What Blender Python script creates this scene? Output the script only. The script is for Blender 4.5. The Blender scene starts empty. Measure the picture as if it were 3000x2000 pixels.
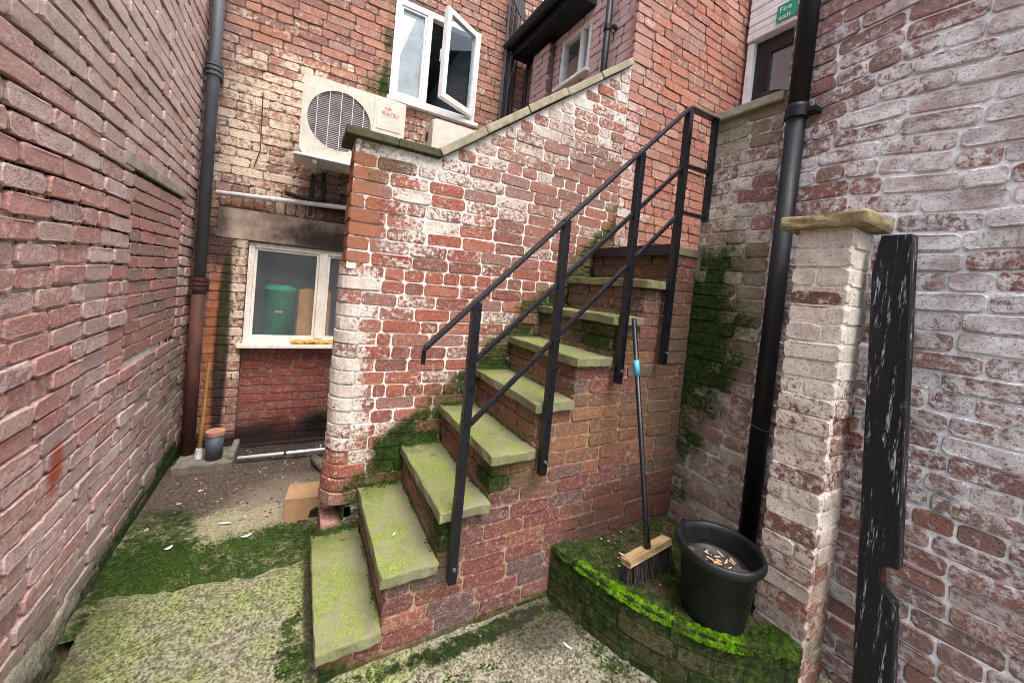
import bpy, bmesh, math, random
import numpy as np
from mathutils import Vector, Matrix
random.seed(7); np.random.seed(7)
C = bpy.context.scene.collection
SC = bpy.context.scene
R = math.radians
# ------------------------------------------------------------------ camera
YAW, PITCH, ROLL, FPX, CYPX = 0.5137, -0.03132, 0.09564, 1105.4, 876.4     # from vanishing points of the photograph
EYE = 1.6
_f = Vector((math.sin(YAW)*math.cos(PITCH), math.cos(YAW)*math.cos(PITCH), math.sin(PITCH)))
_r0 = Vector((math.cos(YAW), -math.sin(YAW), 0)); _u0 = _r0.cross(_f)
_r = math.cos(ROLL)*_r0 + math.sin(ROLL)*_u0; _u = -math.sin(ROLL)*_r0 + math.cos(ROLL)*_u0
cd = bpy.data.cameras.new('camera'); cam = bpy.data.objects.new('camera', cd); C.objects.link(cam)
m = Matrix.Identity(4)
for i in range(3): m[i][0] = _r[i]; m[i][1] = _u[i]; m[i][2] = -_f[i]
m.translation = (0, 0, EYE); cam.matrix_world = m
cd.sensor_width = 36; cd.lens = FPX/3000*36; cd.shift_y = -(1000-CYPX)/3000; cd.clip_start = .02; cd.clip_end = 500
SC.camera = cam
# ------------------------------------------------------------------ light
SUN_EL, SUN_AZ = R(66), R(172)        # azimuth clockwise from +Y
w = bpy.data.worlds.new('World'); SC.world = w; w.use_nodes = True
nt = w.node_tree; nt.nodes.clear()
sky = nt.nodes.new('ShaderNodeTexSky'); sky.sky_type = 'NISHITA'; sky.sun_disc = False
sky.sun_elevation = SUN_EL; sky.sun_rotation = SUN_AZ; sky.air_density = .75; sky.dust_density = 6; sky.ozone_density = .6
bg = nt.nodes.new('ShaderNodeBackground'); bg.inputs[1].default_value = .15
hs = nt.nodes.new('ShaderNodeHueSaturation'); hs.inputs['Saturation'].default_value = .75
wo = nt.nodes.new('ShaderNodeOutputWorld')
nt.links.new(sky.outputs[0], hs.inputs['Color']); nt.links.new(hs.outputs[0], bg.inputs[0]); nt.links.new(bg.outputs[0], wo.inputs[0])
sl = bpy.data.lights.new('sun', 'SUN'); sl.energy = 1.0; sl.angle = R(40); sl.color = (1, .99, .98)
so = bpy.data.objects.new('sun', sl); C.objects.link(so); so.location = (0, 0, 12)
sd = Vector((math.sin(SUN_AZ)*math.cos(SUN_EL), math.cos(SUN_AZ)*math.cos(SUN_EL), math.sin(SUN_EL)))
so.rotation_euler = sd.to_track_quat('Z', 'Y').to_euler()
SC.view_settings.view_transform = 'Standard'; SC.view_settings.look = 'None'
SC.view_settings.exposure = 1.45; SC.view_settings.gamma = 1
SC.render.engine = 'CYCLES'; SC.cycles.use_denoising = True; SC.cycles.use_adaptive_sampling = True; SC.cycles.adaptive_threshold = .03
SC.cycles.filter_width = .9; SC.cycles.max_bounces = 5; SC.cycles.diffuse_bounces = 3; SC.cycles.glossy_bounces = 3; SC.cycles.transparent_max_bounces = 8
SC.cycles.caustics_reflective = False; SC.cycles.caustics_refractive = False
# ------------------------------------------------------------------ node helper
def rgb(r, g, b):
    f = lambda v: (v/255/12.92) if v/255 <= .04045 else ((v/255+.055)/1.055)**2.4
    return (f(r), f(g), f(b), 1)
class G:
    def __init__(s, name, rough=.85, spec=.3):
        s.m = bpy.data.materials.new(name); s.m.use_nodes = True; s.t = s.m.node_tree
        s.b = s.t.nodes['Principled BSDF']; s.b.inputs['Roughness'].default_value = rough
        s.b.inputs['Specular IOR Level'].default_value = spec; s._pos = None; s._cache = {}
    def n(s, t): return s.t.nodes.new(t)
    def put(s, v, sock):
        if isinstance(v, bpy.types.NodeSocket): s.t.links.new(v, sock)
        elif v is not None: sock.default_value = v
    def math(s, op, a, b=None, c=None, clamp=False):
        n = s.n('ShaderNodeMath'); n.operation = op; n.use_clamp = clamp
        for i, v in enumerate((a, b, c)): s.put(v, n.inputs[i])
        return n.outputs[0]
    def add(s, *a):
        o = a[0]
        for b in a[1:]: o = s.math('ADD', o, b)
        return o
    def mul(s, a, b): return s.math('MULTIPLY', a, b)
    def mad(s, a, k, c): return s.math('MULTIPLY_ADD', a, k, c)
    def mx(s, *a):
        o = a[0]
        for b in a[1:]: o = s.math('MAXIMUM', o, b)
        return o
    def ss(s, x, lo, hi, a=0., b=1.):
        n = s.n('ShaderNodeMapRange'); n.interpolation_type = 'SMOOTHSTEP'
        for i, v in enumerate((x, lo, hi, a, b)): s.put(v, n.inputs[i])
        return n.outputs[0]
    def mix(s, f, a, b, mode='MIX'):
        n = s.n('ShaderNodeMix'); n.data_type = 'RGBA'; n.blend_type = mode
        s.put(f, n.inputs[0]); s.put(a, n.inputs[6]); s.put(b, n.inputs[7]); return n.outputs[2]
    def pos(s):
        if s._pos is None:
            g = s.n('ShaderNodeNewGeometry'); x = s.n('ShaderNodeSeparateXYZ'); s.t.links.new(g.outputs['Position'], x.inputs[0])
            s._pos = (g.outputs['Position'], *x.outputs, g.outputs['Normal'])
        return s._pos
    def vec(s, scale=(1, 1, 1), off=(0, 0, 0)):
        n = s.n('ShaderNodeVectorMath'); n.operation = 'MULTIPLY_ADD'; s.put(s.pos()[0], n.inputs[0]); n.inputs[1].default_value = scale; n.inputs[2].default_value = off
        return n.outputs[0]
    def noise(s, scale, detail=3, rough=.6, vec=None, off=0, dist=0):
        key = (scale, detail, rough, id(vec), off, dist)
        if key in s._cache: return s._cache[key]
        n = s.n('ShaderNodeTexNoise'); n.inputs['Scale'].default_value = scale; n.inputs['Detail'].default_value = detail
        n.inputs['Roughness'].default_value = rough; n.inputs['Distortion'].default_value = dist
        v = vec if vec is not None else (s.vec((1, 1, 1), (off, off*.7, off*1.3)) if off else s.pos()[0])
        s.put(v, n.inputs['Vector']); s._cache[key] = n.outputs[0]; return n.outputs[0]
    def blob(s, c, r, soft=.45, wob=.8, ns=5):
        a = s.n('ShaderNodeVectorMath'); a.operation = 'SUBTRACT'; s.put(s.pos()[0], a.inputs[0]); a.inputs[1].default_value = c
        d = s.n('ShaderNodeVectorMath'); d.operation = 'DIVIDE'; s.put(a.outputs[0], d.inputs[0]); d.inputs[1].default_value = r
        l = s.n('ShaderNodeVectorMath'); l.operation = 'LENGTH'; s.put(d.outputs[0], l.inputs[0])
        v = s.add(l.outputs['Value'], s.mad(s.noise(ns, 4, .65), wob, -wob/2))
        return s.ss(v, 1-soft, 1+soft, 1, 0)
    def ramp(s, f, stops, mode='LINEAR'):
        n = s.n('ShaderNodeValToRGB'); cr = n.color_ramp; cr.interpolation = mode
        while len(cr.elements) < len(stops): cr.elements.new(.5)
        for e, (p, c) in zip(cr.elements, stops): e.position = p; e.color = c
        s.put(f, n.inputs[0]); return n.outputs[0]
    def rnd(s, k=1.0, o=0.0):
        a = s.n('ShaderNodeAttribute'); a.attribute_name = 'rnd'; i = s.n('ShaderNodeObjectInfo')
        return s.math('FRACT', s.mad(s.math('FRACT', s.add(a.outputs['Fac'], i.outputs['Random'])), k, o))
    def bump(s, h, strength=.6, dist=.004, normal=None):
        n = s.n('ShaderNodeBump'); n.inputs['Strength'].default_value = strength; n.inputs['Distance'].default_value = dist
        s.put(h, n.inputs['Height'])
        if normal is not None: s.put(normal, n.inputs['Normal'])
        return n.outputs[0]
    def done(s, col, rough=None, nrm=None, metal=None):
        s.put(col, s.b.inputs['Base Color'])
        if rough is not None: s.put(rough, s.b.inputs['Roughness'])
        if nrm is not None: s.put(nrm, s.b.inputs['Normal'])
        if metal is not None: s.b.inputs['Metallic'].default_value = metal
        return s.m
MOSS_D, MOSS_L, ALG = rgb(18, 26, 9), rgb(64, 86, 28), rgb(150, 165, 95)
def moss_col(g): return g.ramp(g.noise(38, 4, .7), [(.3, MOSS_D), (.52, rgb(38, 54, 17)), (.72, MOSS_L)])
def masonry(name, pal, paint=None, pcol=rgb(206, 199, 192), pcol2=None, moss=None, soot=None, stain=None, mortar=False, mcol=None, psoft=.1, pn=(34, 4), bump=.55, haze=None, desat=.24, spot=.35):
    """pal: list of colours; paint/moss/soot/stain: functions g -> field socket (0..1)"""
    g = G(name, .9, .2)
    if mortar:
        col = g.ramp(g.noise(14, 4, .6), [(i/max(1, len(pal)-1)*.5+.25, c) for i, c in enumerate(pal)])
    else:
        col = g.ramp(g.rnd(), [(i/len(pal), c) for i, c in enumerate(pal)], 'CONSTANT')
        col = g.mix(g.ss(g.rnd(7.3), .1, 1, 0, .35), col, g.mix(.5, col, rgb(70, 48, 44)))
    fine = g.noise(130, 3, .8)
    mid = g.noise(pn[0], pn[1], .68)
    if not mortar: col = g.mix(desat, col, rgb(128, 100, 90))
    med = g.noise(48, 3, .7, off=7)
    col = g.mix(g.ss(mid, .48, .72, 0, .55), col, g.mix(.6, col, rgb(206, 184, 170)))
    col = g.mix(g.ss(med, .5, .72, 0, spot*1.5), col, g.mix(.75, col, rgb(40, 28, 26)))
    col = g.mix(g.ss(fine, .54, .64, 0, spot*1.9), col, rgb(40, 28, 25))
    col = g.mix(g.ss(fine, .44, .33, 0, .5), col, rgb(214, 196, 184))
    if haze: col = g.mix(haze(g), col, rgb(186, 174, 166))
    hgt = g.add(g.mul(fine, .5), g.mul(mid, .9))
    if paint:
        f = paint(g)
        v = g.add(f, g.mad(mid, 1.5, -.75), g.mad(g.noise(6, 2, .6, off=3), .45, -.22), g.mad(med, .7, -.35))
        if not mortar: v = g.add(v, g.mad(g.rnd(3.7), .5, -.25))
        pm = g.ss(v, .5-psoft, .5+psoft)
        pc = g.mix(g.ss(g.noise(9, 3, .6, off=9), .35, .7), pcol, pcol2 or pcol)
        pc = g.mix(g.ss(med, .5, .72, 0, .45), pc, rgb(150, 132, 122)); pc = g.mix(g.ss(fine, .55, .64, 0, .3 if mortar else .75), pc, rgb(88, 68, 60))
        col = g.mix(pm, col, pc); hgt = g.add(hgt, g.mul(pm, .5))
    if stain:
        for fld, sc in stain(g): col = g.mix(fld, col, sc)
    if soot: col = g.mix(soot(g), col, rgb(26, 23, 23))
    if moss:
        v = g.add(moss(g), g.mad(mid, .7, -.35), g.mad(med, .5, -.25))
        if not mortar: v = g.add(v, g.mad(g.rnd(5.1), .3, -.15))
        mm = g.ss(v, .30, .72)
        al = g.ss(v, .1, .5, 0, .6)
        col = g.mix(al, col, g.mix(.5, col, rgb(84, 92, 46)))
        col = g.mix(mm, col, (mcol or moss_col)(g)); hgt = g.add(hgt, g.mul(mm, med))
    return g.done(col, None, g.bump(hgt, bump, .006))
# ------------------------------------------------------------------ object helper
def tag(o, label=None, cat=None, group=None, kind=None):
    for k, v in (('label', label), ('category', cat), ('group', group), ('kind', kind)):
        if v: o[k] = v
    return o
def empty(name, loc, label, cat, group=None):
    o = bpy.data.objects.new(name, None); C.objects.link(o); o.location = loc; o.empty_display_size = .1
    return tag(o, label, cat, group)
def link(o, parent=None):
    C.objects.link(o)
    if parent is not None:
        o.parent = parent; o.matrix_parent_inverse = PINV(parent)
    return o
def WMAT(o):
    return (WMAT(o.parent) @ o.matrix_parent_inverse @ o.matrix_basis) if o.parent else o.matrix_basis.copy()
def PINV(p): return WMAT(p).inverted()
def obj(name, bm, mat, parent=None, smooth=False):
    me = bpy.data.meshes.new(name)
    bmesh.ops.recalc_face_normals(bm, faces=bm.faces)
    bm.to_mesh(me); bm.free()
    me.materials.append(mat)
    if smooth:
        for p in me.polygons: p.use_smooth = True
    return link(bpy.data.objects.new(name, me), parent)
def mesh(name, v, f, mat, parent=None, smooth=False, rnd=None):
    me = bpy.data.meshes.new(name); me.from_pydata([tuple(x) for x in v], [], f); me.materials.append(mat)
    if rnd is not None:
        a = me.attributes.new('rnd', 'FLOAT', 'FACE'); a.data.foreach_set('value', rnd)
    if smooth:
        for p in me.polygons: p.use_smooth = True
    return link(bpy.data.objects.new(name, me), parent)
def box(bm, lo, hi, bev=0, mat=None, seg=2):
    g = bmesh.ops.create_cube(bm, size=1)['verts']
    for v in g:
        v.co = Vector([(lo[i]+hi[i])/2 + v.co[i]*(hi[i]-lo[i]) for i in range(3)])
        if mat is not None: v.co = mat @ v.co
    if bev:
        es = list({e for v in g for e in v.link_edges})
        bmesh.ops.bevel(bm, geom=es, offset=bev, segments=seg, affect='EDGES', profile=.6)
    return bm
def B(lo, hi, bev=0, mat=None): return box(bmesh.new(), lo, hi, bev, mat)
def tube(bm, pts, r, n=12, cap=True):
    pts = [Vector(p) for p in pts]; rings = []; rs = r if isinstance(r, (list, tuple)) else [r]*len(pts)
    t0 = (pts[1]-pts[0]).normalized(); a = t0.orthogonal().normalized()
    for i, p in enumerate(pts):
        t = (pts[min(i+1, len(pts)-1)]-pts[max(i-1, 0)]).normalized()
        a = (a - t*a.dot(t)).normalized(); b = t.cross(a)
        rings.append([bm.verts.new(p + (a*math.cos(2*math.pi*k/n) + b*math.sin(2*math.pi*k/n))*rs[i]) for k in range(n)])
    for i in range(len(pts)-1):
        for k in range(n): bm.faces.new((rings[i][k], rings[i][(k+1) % n], rings[i+1][(k+1) % n], rings[i+1][k]))
    if cap: bm.faces.new(rings[0][::-1]); bm.faces.new(rings[-1])
    return bm
def T(pts, r, n=12): return tube(bmesh.new(), pts, r, n)
def prism(bm, poly, d0, d1, axis):
    """poly (a,b) extruded along axis 0/1/2 from d0 to d1"""
    def P(a, b, d): return (d, a, b) if axis == 0 else (a, d, b) if axis == 1 else (a, b, d)
    lo = [bm.verts.new(P(a, b, d0)) for a, b in poly]; hi = [bm.verts.new(P(a, b, d1)) for a, b in poly]
    n = len(poly); bm.faces.new(lo[::-1]); bm.faces.new(hi)
    for i in range(n): bm.faces.new((lo[i], lo[(i+1) % n], hi[(i+1) % n], hi[i]))
    return bm
def lathe(bm, c, prof, n=40):
    rings = [[bm.verts.new((c[0]+r*math.cos(2*math.pi*k/n), c[1]+r*math.sin(2*math.pi*k/n), c[2]+z)) for k in range(n)] for r, z in prof]
    for i in range(len(prof)-1):
        for k in range(n): bm.faces.new((rings[i][k], rings[i][(k+1) % n], rings[i+1][(k+1) % n], rings[i+1][k]))
    return bm, rings
_tab = np.random.rand(64, 64)
def vnoise(x, y):
    x = np.asarray(x, float); y = np.asarray(y, float); xi = np.floor(x).astype(int); yi = np.floor(y).astype(int)
    fx = x-xi; fy = y-yi; fx = fx*fx*(3-2*fx); fy = fy*fy*(3-2*fy)
    g = lambda i, j: _tab[i % 64, j % 64]
    return (g(xi, yi)*(1-fx)+g(xi+1, yi)*fx)*(1-fy)+(g(xi, yi+1)*(1-fx)+g(xi+1, yi+1)*fx)*fy
def fbm(x, y, o=4):
    s = 0; a = .5
    for k in range(o): s = s + a*vnoise(x*2**k+k*17.3, y*2**k+k*9.1); a *= .5
    return s
def screen(p):
    d = Vector(p)-Vector((0, 0, EYE)); z = d.dot(_f)
    if z < .05: return None
    return 1500+FPX*d.dot(_r)/z, CYPX-FPX*d.dot(_u)/z, d.length
# ------------------------------------------------------------------ brick laying
def brick_variant(L, H, D, rs, rough):
    n = []
    def ring(inset, w, j):
        a, b = L/2-inset, H/2-inset; c = min(.012, b*.5)
        pts = [(-a+c, -b), (-a*.3, -b), (a*.35, -b), (a-c, -b), (a, -b+c), (a, b-c), (a-c, b), (a*.3, b), (-a*.35, b), (-a+c, b), (-a, b-c), (-a, -b+c)]
        return [(x+rs.uniform(-j, j), w+rs.uniform(-j, j)*.5, z+rs.uniform(-j, j)) for x, z in pts]
    o = ring(0, .0025, rough*.7); i = ring(.0015+rs.random()*.002, 0, rough*.9)
    bk = [(x, D, z) for x, y, z in o]
    v = bk+o+i; f = []; k = 12
    for q in range(2):
        for t in range(k): f.append((q*k+t, q*k+(t+1) % k, (q+1)*k+(t+1) % k, (q+1)*k+t))
    f.append(tuple(range(2*k, 3*k)))
    return np.array(v), f
_rs = random.Random(3)
VAR = {'s': [brick_variant(.215, .066, .03, _rs, .0034) for _ in range(14)], 'h': [brick_variant(.104, .066, .03, _rs, .0034) for _ in range(10)]}
_vm = {}
def vmesh(kind, i, mat):
    k = (kind, i, mat.name)
    if k not in _vm:
        v, f = VAR[kind][i]; me = bpy.data.meshes.new('brick'); me.from_pydata([tuple(x) for x in v], [], f); me.materials.append(mat); _vm[k] = me
    return _vm[k]
def lay(parent, O, u, n, rows, mat, stuffname='brick_courses', header=0, flemish=0.0, joint=.0085, jit=.0025, spall=.03, spalld=.003, wave=None, maxobj=300, bl=.215, seed=1, rot=.5, lset=None, missing=0, headlen=.104, rec=.003):
    """rows: list of (z0, z1, [(u0,u1),...]); O origin, u direction along the wall, n outward normal"""
    rs = random.Random(seed); u = Vector(u); n = Vector(n); O = Vector(O); z = Vector((0, 0, 1))
    # local frame: x=along, y=inward(-n), z=up ; keep it right-handed
    bx = u if u.cross(-n).dot(z) > 0 else -u
    base = Matrix((bx, -n, z)).transposed()
    items = []
    for ri, (z0, z1, ivs) in enumerate(rows):
        hrow = header and ri % header == header-1
        for (a, b) in ivs:
            cur = a; first = True
            off = rs.random() if lset is None else (.5 if ri % 2 else 0)
            while cur < b-.012:
                if hrow or rs.random() < flemish: L = headlen; k = 'h'
                else: L = bl; k = 's'
                L += rs.uniform(-.006, .006)
                if first: L *= (1-.55*off) if not hrow else (1 if ri % 4 else .6); first = False
                if b-(cur+L) < .055: L = b-cur
                L = min(L, b-cur)
                if L > bl*1.28: L *= .5
                k = 's' if L > .15 else 'h'
                if rs.random() >= missing: items.append((cur, cur+L, z0, z1, k))
                cur += L+joint*rs.uniform(.75, 1.3)
    out = []
    for (a, b, z0, z1, k) in items:
        c = (a+b)/2; dn = rs.gauss(0, jit)
        if rs.random() < spall: dn -= spalld*rs.uniform(.5, 1.2)
        dn = max(-rec, min(.006, dn))
        dz = wave(c, (z0+z1)/2) if wave else 0
        tilt = ((wave(b, z0)-wave(a, z0))/max(.03, b-a)) if wave else 0
        p = O + u*c + n*dn + z*((z0+z1)/2+dz)
        s = screen(p); area = 0
        if s:
            fac = abs((p-Vector((0, 0, EYE))).normalized().dot(n))
            area = (b-a)*fac/(s[2]**2) * (1 if -60 < s[0] < 3060 and -60 < s[1] < 2060 else .02)
        out.append((area, p, b-a, z1-z0, k, rs.randrange(len(VAR[k])), Matrix.Rotation(R(rs.gauss(0, rot)) - (math.atan(tilt) if bx == u else -math.atan(tilt)), 3, 'Y') @ Matrix.Rotation(R(rs.gauss(0, rot*.5)), 3, 'Z'), rs.random()))
    out.sort(key=lambda q: -q[0])
    if len(out) > maxobj+40: ind, rest = out[:maxobj], out[maxobj:]
    else: ind, rest = out, []
    pin = PINV(parent)
    for (ar, p, L, H, k, vi, rm, rr) in ind:
        o = bpy.data.objects.new('brick', vmesh(k, vi, mat)); C.objects.link(o)
        mm = (base @ rm).to_4x4() @ Matrix.Diagonal((L/(.215 if k == 's' else .104), 1, H/.066, 1)); mm.translation = p
        o.parent = parent; o.matrix_parent_inverse = pin; o.matrix_basis = mm
    if rest:
        vs, fs, rn, b0 = [], [], [], 0
        for (ar, p, L, H, k, vi, rm, rr) in rest:
            v, f = VAR[k][vi]; v = v*np.array([L/(.215 if k == 's' else .104), 1, H/.066]); M = np.array(base @ rm)
            vs.append(v @ M.T + np.array(p)); fs += [tuple(i+b0 for i in q) for q in f]; rn += [rr]*len(f); b0 += len(v)
        tag(mesh(stuffname, np.vstack(vs), fs, mat, parent, rnd=rn), kind='stuff')
def cut(iv, holes):
    for (h0, h1) in holes:
        nx = []
        for a, b in iv:
            if h1 <= a or h0 >= b: nx.append((a, b)); continue
            if h0 > a: nx.append((a, h0))
            if h1 < b: nx.append((h1, b))
        iv = nx
    return iv
def rows(u0, u1, z0, z1, holes=(), ch=.075, j=.0075):
    """holes: (u0,u1,z0,z1)"""
    r = []; z = z0
    while z < z1-.02:
        t = min(z+ch-j, z1); iv = [(u0, u1)]
        hs_ = [(h[0], h[1]) for h in holes if not (h[3] <= z+.02 or h[2] >= t-.02)]
        r.append((z, t, cut(iv, hs_))); z += ch
    return r
def core(u0, u1, z0, z1, holes, back, face, axis):
    """mortar slab pierced by rectangular holes; axis 0: plane x, u=y ; axis 1: plane y, u=x"""
    bm = bmesh.new(); zs = sorted({z0, z1, *[min(max(h[k], z0), z1) for h in holes for k in (2, 3)]})
    for za, zb in zip(zs, zs[1:]):
        hz = [(h[0], h[1]) for h in holes if h[2] < zb-1e-4 and h[3] > za+1e-4]
        for a, b in cut([(u0, u1)], hz):
            lo = (min(back, face), a, za) if axis == 0 else (a, min(back, face), za)
            hi = (max(back, face), b, zb) if axis == 0 else (b, max(back, face), zb)
            box(bm, lo, hi)
    return bm
# ------------------------------------------------------------------ masonry materials
cream, offw = rgb(214, 197, 172), rgb(222, 216, 210)
def sx(g, a, b): return g.ss(g.pos()[1], a, b)
def sy(g, a, b): return g.ss(g.pos()[2], a, b)
def sz(g, a, b): return g.ss(g.pos()[3], a, b)
# left yard wall
PL = [rgb(204, 144, 132), rgb(188, 122, 112), rgb(212, 170, 158), rgb(198, 176, 166), rgb(202, 132, 112), rgb(194, 146, 136), rgb(176, 160, 152), rgb(214, 186, 172), rgb(152, 108, 100), rgb(196, 136, 126), rgb(206, 158, 146)]
def left_stain(g):
    return [(.25, rgb(200, 160, 162)), (g.mul(sz(g, 1.5, 2.6), .4), rgb(206, 190, 180)), (g.mul(g.blob((-.76, 2.05, .75), (.3, .05, .09)), .8), rgb(168, 66, 30)),
            (g.mul(g.ss(g.pos()[3], .4, .08), .6), rgb(112, 106, 90)), (g.mul(g.blob((-.76, 3.3, .7), (.3, .5, .7)), .55), rgb(120, 108, 100))]
left_paint = lambda g: g.add(.36, g.mul(g.blob((-.76, 2.6, 2.9), (.3, 1.3, .9)), .2), g.mul(g.blob((-.76, 2.6, .35), (.3, .9, .35)), .2))
def left_moss(g): return g.add(g.ss(g.pos()[3], .24, .02, 0, .75), g.mul(g.blob((-.76, 3.6, .5), (.4, .3, .5)), .35))
M_LEFT = masonry('brick_left', PL, left_paint, rgb(220, 206, 202), rgb(206, 186, 178), left_moss, None, left_stain, psoft=.3, pn=(44, 4))
M_LEFTM = masonry('mortar_left', [rgb(26, 18, 15), rgb(50, 36, 31)], lambda g: g.add(-.12, g.mul(g.blob((-.76, 2.0, .8), (.4, 1.6, .95)), .95)), rgb(236, 230, 224), None, left_moss, mortar=True)  # mortar near black, deepening the faint shade in the open joints
M_INF2 = masonry('brick_left_infill', [rgb(196, 124, 104), rgb(186, 112, 94), rgb(196, 132, 112), rgb(130, 112, 104), rgb(184, 136, 120), rgb(150, 102, 90)], lambda g: g.add(.05, .0), rgb(190, 170, 160), stain=left_stain, psoft=.3)
# rear building
PB = [rgb(164, 116, 102), rgb(150, 102, 92), rgb(184, 130, 108), rgb(150, 110, 98), rgb(176, 118, 98), rgb(160, 124, 112), rgb(134, 94, 86)]
def back_paint(g):
    return g.add(.2, g.mul(g.blob((-.2, 3.9, 2.7), (.65, .5, .75), .5), .42), g.mul(g.blob((1.0, 3.9, 3.1), (.5, .5, .35)), .2), g.mul(sz(g, 3.5, 4.0), -.05),
                 g.mul(g.blob((-.46, 3.9, 1.2), (.065, .5, .75), .25, .3), .42), g.mul(g.ss(g.pos()[1], -.50, -.53), g.mul(g.ss(g.pos()[3], 1.8, 1.7), -.4)))
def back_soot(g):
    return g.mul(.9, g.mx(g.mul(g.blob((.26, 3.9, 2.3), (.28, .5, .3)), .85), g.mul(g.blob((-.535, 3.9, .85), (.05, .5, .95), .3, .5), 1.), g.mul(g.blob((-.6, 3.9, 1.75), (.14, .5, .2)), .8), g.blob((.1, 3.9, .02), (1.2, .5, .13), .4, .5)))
back_moss = lambda g: g.add(g.mul(g.blob((.58, 3.9, 4.0), (.05, .5, .75), .6), .5), g.mul(g.blob((.52, 3.9, 3.38), (.15, .5, .13), .6), .55), g.mul(g.blob((-.535, 3.9, 1.2), (.03, .5, .6)), .45))
back_stain = lambda g: [(g.mul(g.blob((-.60, 3.9, .8), (.05, .5, .8), .4, .4), .6), rgb(158, 92, 44)), (g.mul(g.blob((.05, 3.9, 1.98), (.9, .5, .2)), .35), rgb(96, 74, 62)), (g.mul(g.blob((-.75, 3.9, 3.0), (.18, .5, 1.6), .5, .4), .5), rgb(110, 100, 96))]
M_BACK = masonry('brick_rear', PB, back_paint, rgb(224, 206, 184), rgb(212, 194, 174), back_moss, back_soot, back_stain, psoft=.2)
M_BACKM = masonry('mortar_rear', [rgb(76, 56, 46), rgb(112, 88, 74)], lambda g: g.add(back_paint(g), -.15), cream, None, back_moss, back_soot, back_stain, mortar=True)
panel_soot = lambda g: g.add(g.mul(g.ss(g.add(g.pos()[3], g.mad(g.noise(4, 3), .3, -.15)), .34, .08), .93), g.mul(g.blob((.3, 3.9, .4), (.3, .5, .3)), .3))
M_PAN = masonry('brick_panel', [rgb(138, 56, 48), rgb(146, 62, 52), rgb(130, 54, 48), rgb(140, 66, 56), rgb(122, 54, 48)], soot=panel_soot, spot=.15, bump=.35)
M_PANM = masonry('mortar_panel', [rgb(150, 128, 110), rgb(128, 104, 88)], soot=panel_soot, mortar=True)
# stair parapet wall
PW = [rgb(156, 80, 62), rgb(144, 72, 58), rgb(166, 96, 76), rgb(132, 70, 60), rgb(152, 98, 84), rgb(158, 86, 66), rgb(144, 104, 94), rgb(124, 74, 66)]
def w_paint(g):
    x, y, z = g.pos()[1:4]
    dcop = g.math('SUBTRACT', z, g.mad(x, .74, 1.86))                         # height relative to the sloping coping
    band = g.mul(g.ss(dcop, -.85, -.25), sx(g, .35, .6))
    return g.add(.23, g.mul(band, .32), g.mul(g.ss(x, .42, .26), g.mul(g.mul(sz(g, .35, .95), g.ss(z, 1.75, 1.55)), .5)), g.mul(g.blob((.85, 2.2, 1.1), (.5, .4, .3)), -.06), g.mul(g.mul(g.ss(x, .40, .3), sz(g, 1.6, 1.7)), -.35))
def w_moss(g):
    x, y, z = g.pos()[1:4]
    d = g.math('SUBTRACT', z, g.math('MAXIMUM', g.mad(x, 1.0, .037), .1))     # height above the stair line
    return g.add(g.ss(g.add(d, g.mad(g.noise(5, 3, .6, off=2), .4, -.2)), .24, .02, 0, .62), g.mul(g.blob((.52, 2.2, .62), (.14, .4, .14)), .3), g.mul(g.ss(x, .3, .2), -.5), g.mul(g.ss(g.add(z, g.mul(x, -.74)), 1.78, 1.84), .35))
M_W = masonry('brick_parapet', PW, w_paint, rgb(220, 212, 203), rgb(200, 187, 177), w_moss, psoft=.16, pn=(44, 4), stain=lambda g: [(g.mul(g.mul(g.ss(g.pos()[1], .38, .3), sz(g, 1.58, 1.66)), .7), rgb(150, 100, 74)), (g.mul(g.blob((1.5, 2.2, 2.4), (.55, .4, .5)), .3), rgb(150, 128, 118))])
M_WM = masonry('mortar_parapet', [rgb(116, 92, 80), rgb(176, 158, 144)], lambda g: g.add(w_paint(g), .66), rgb(240, 236, 230), rgb(218, 209, 199), w_moss, mortar=True, spot=.1)
# staircase
PS = [rgb(106, 46, 41), rgb(90, 44, 43), rgb(114, 56, 47), rgb(84, 58, 60), rgb(104, 58, 54), rgb(90, 44, 42), rgb(132, 78, 58), rgb(76, 62, 66), rgb(106, 64, 58)]
def s_moss(g):
    x, y, z = g.pos()[1:4]
    d = g.math('SUBTRACT', z, g.mad(x, 1.0, .02))
    front = g.mul(g.ss(d, -.34, -.03), .5)
    return g.add(front, g.ss(z, .13, .03, 0, .65), g.mul(g.blob((.95, 1.5, .68), (.18, .2, .12)), .45), g.mul(g.blob((.6, 1.5, .36), (.12, .2, .2)), .4), g.mul(g.blob((1.6, 1.6, 1.35), (.2, .3, .15)), .4), g.mul(g.blob((2.1, 1.5, .9), (.2, .2, .4)), .25), -.1)
s_stain = lambda g: [(g.mul(g.blob((1.8, 1.5, .35), (.5, .3, .22)), .65), rgb(72, 50, 36)), (g.mul(g.blob((1.25, 1.5, .9), (.7, .3, .2)), .3), rgb(140, 112, 66)), (g.mul(g.blob((2.0, 1.5, 1.1), (.25, .3, .5)), .4), rgb(110, 96, 70))]
M_S = masonry('brick_stair', PS, None, moss=s_moss, stain=s_stain, spot=.3)
M_SM = masonry('mortar_stair', [rgb(132, 110, 86), rgb(178, 152, 122)], None, moss=s_moss, stain=s_stain, mortar=True)
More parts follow.
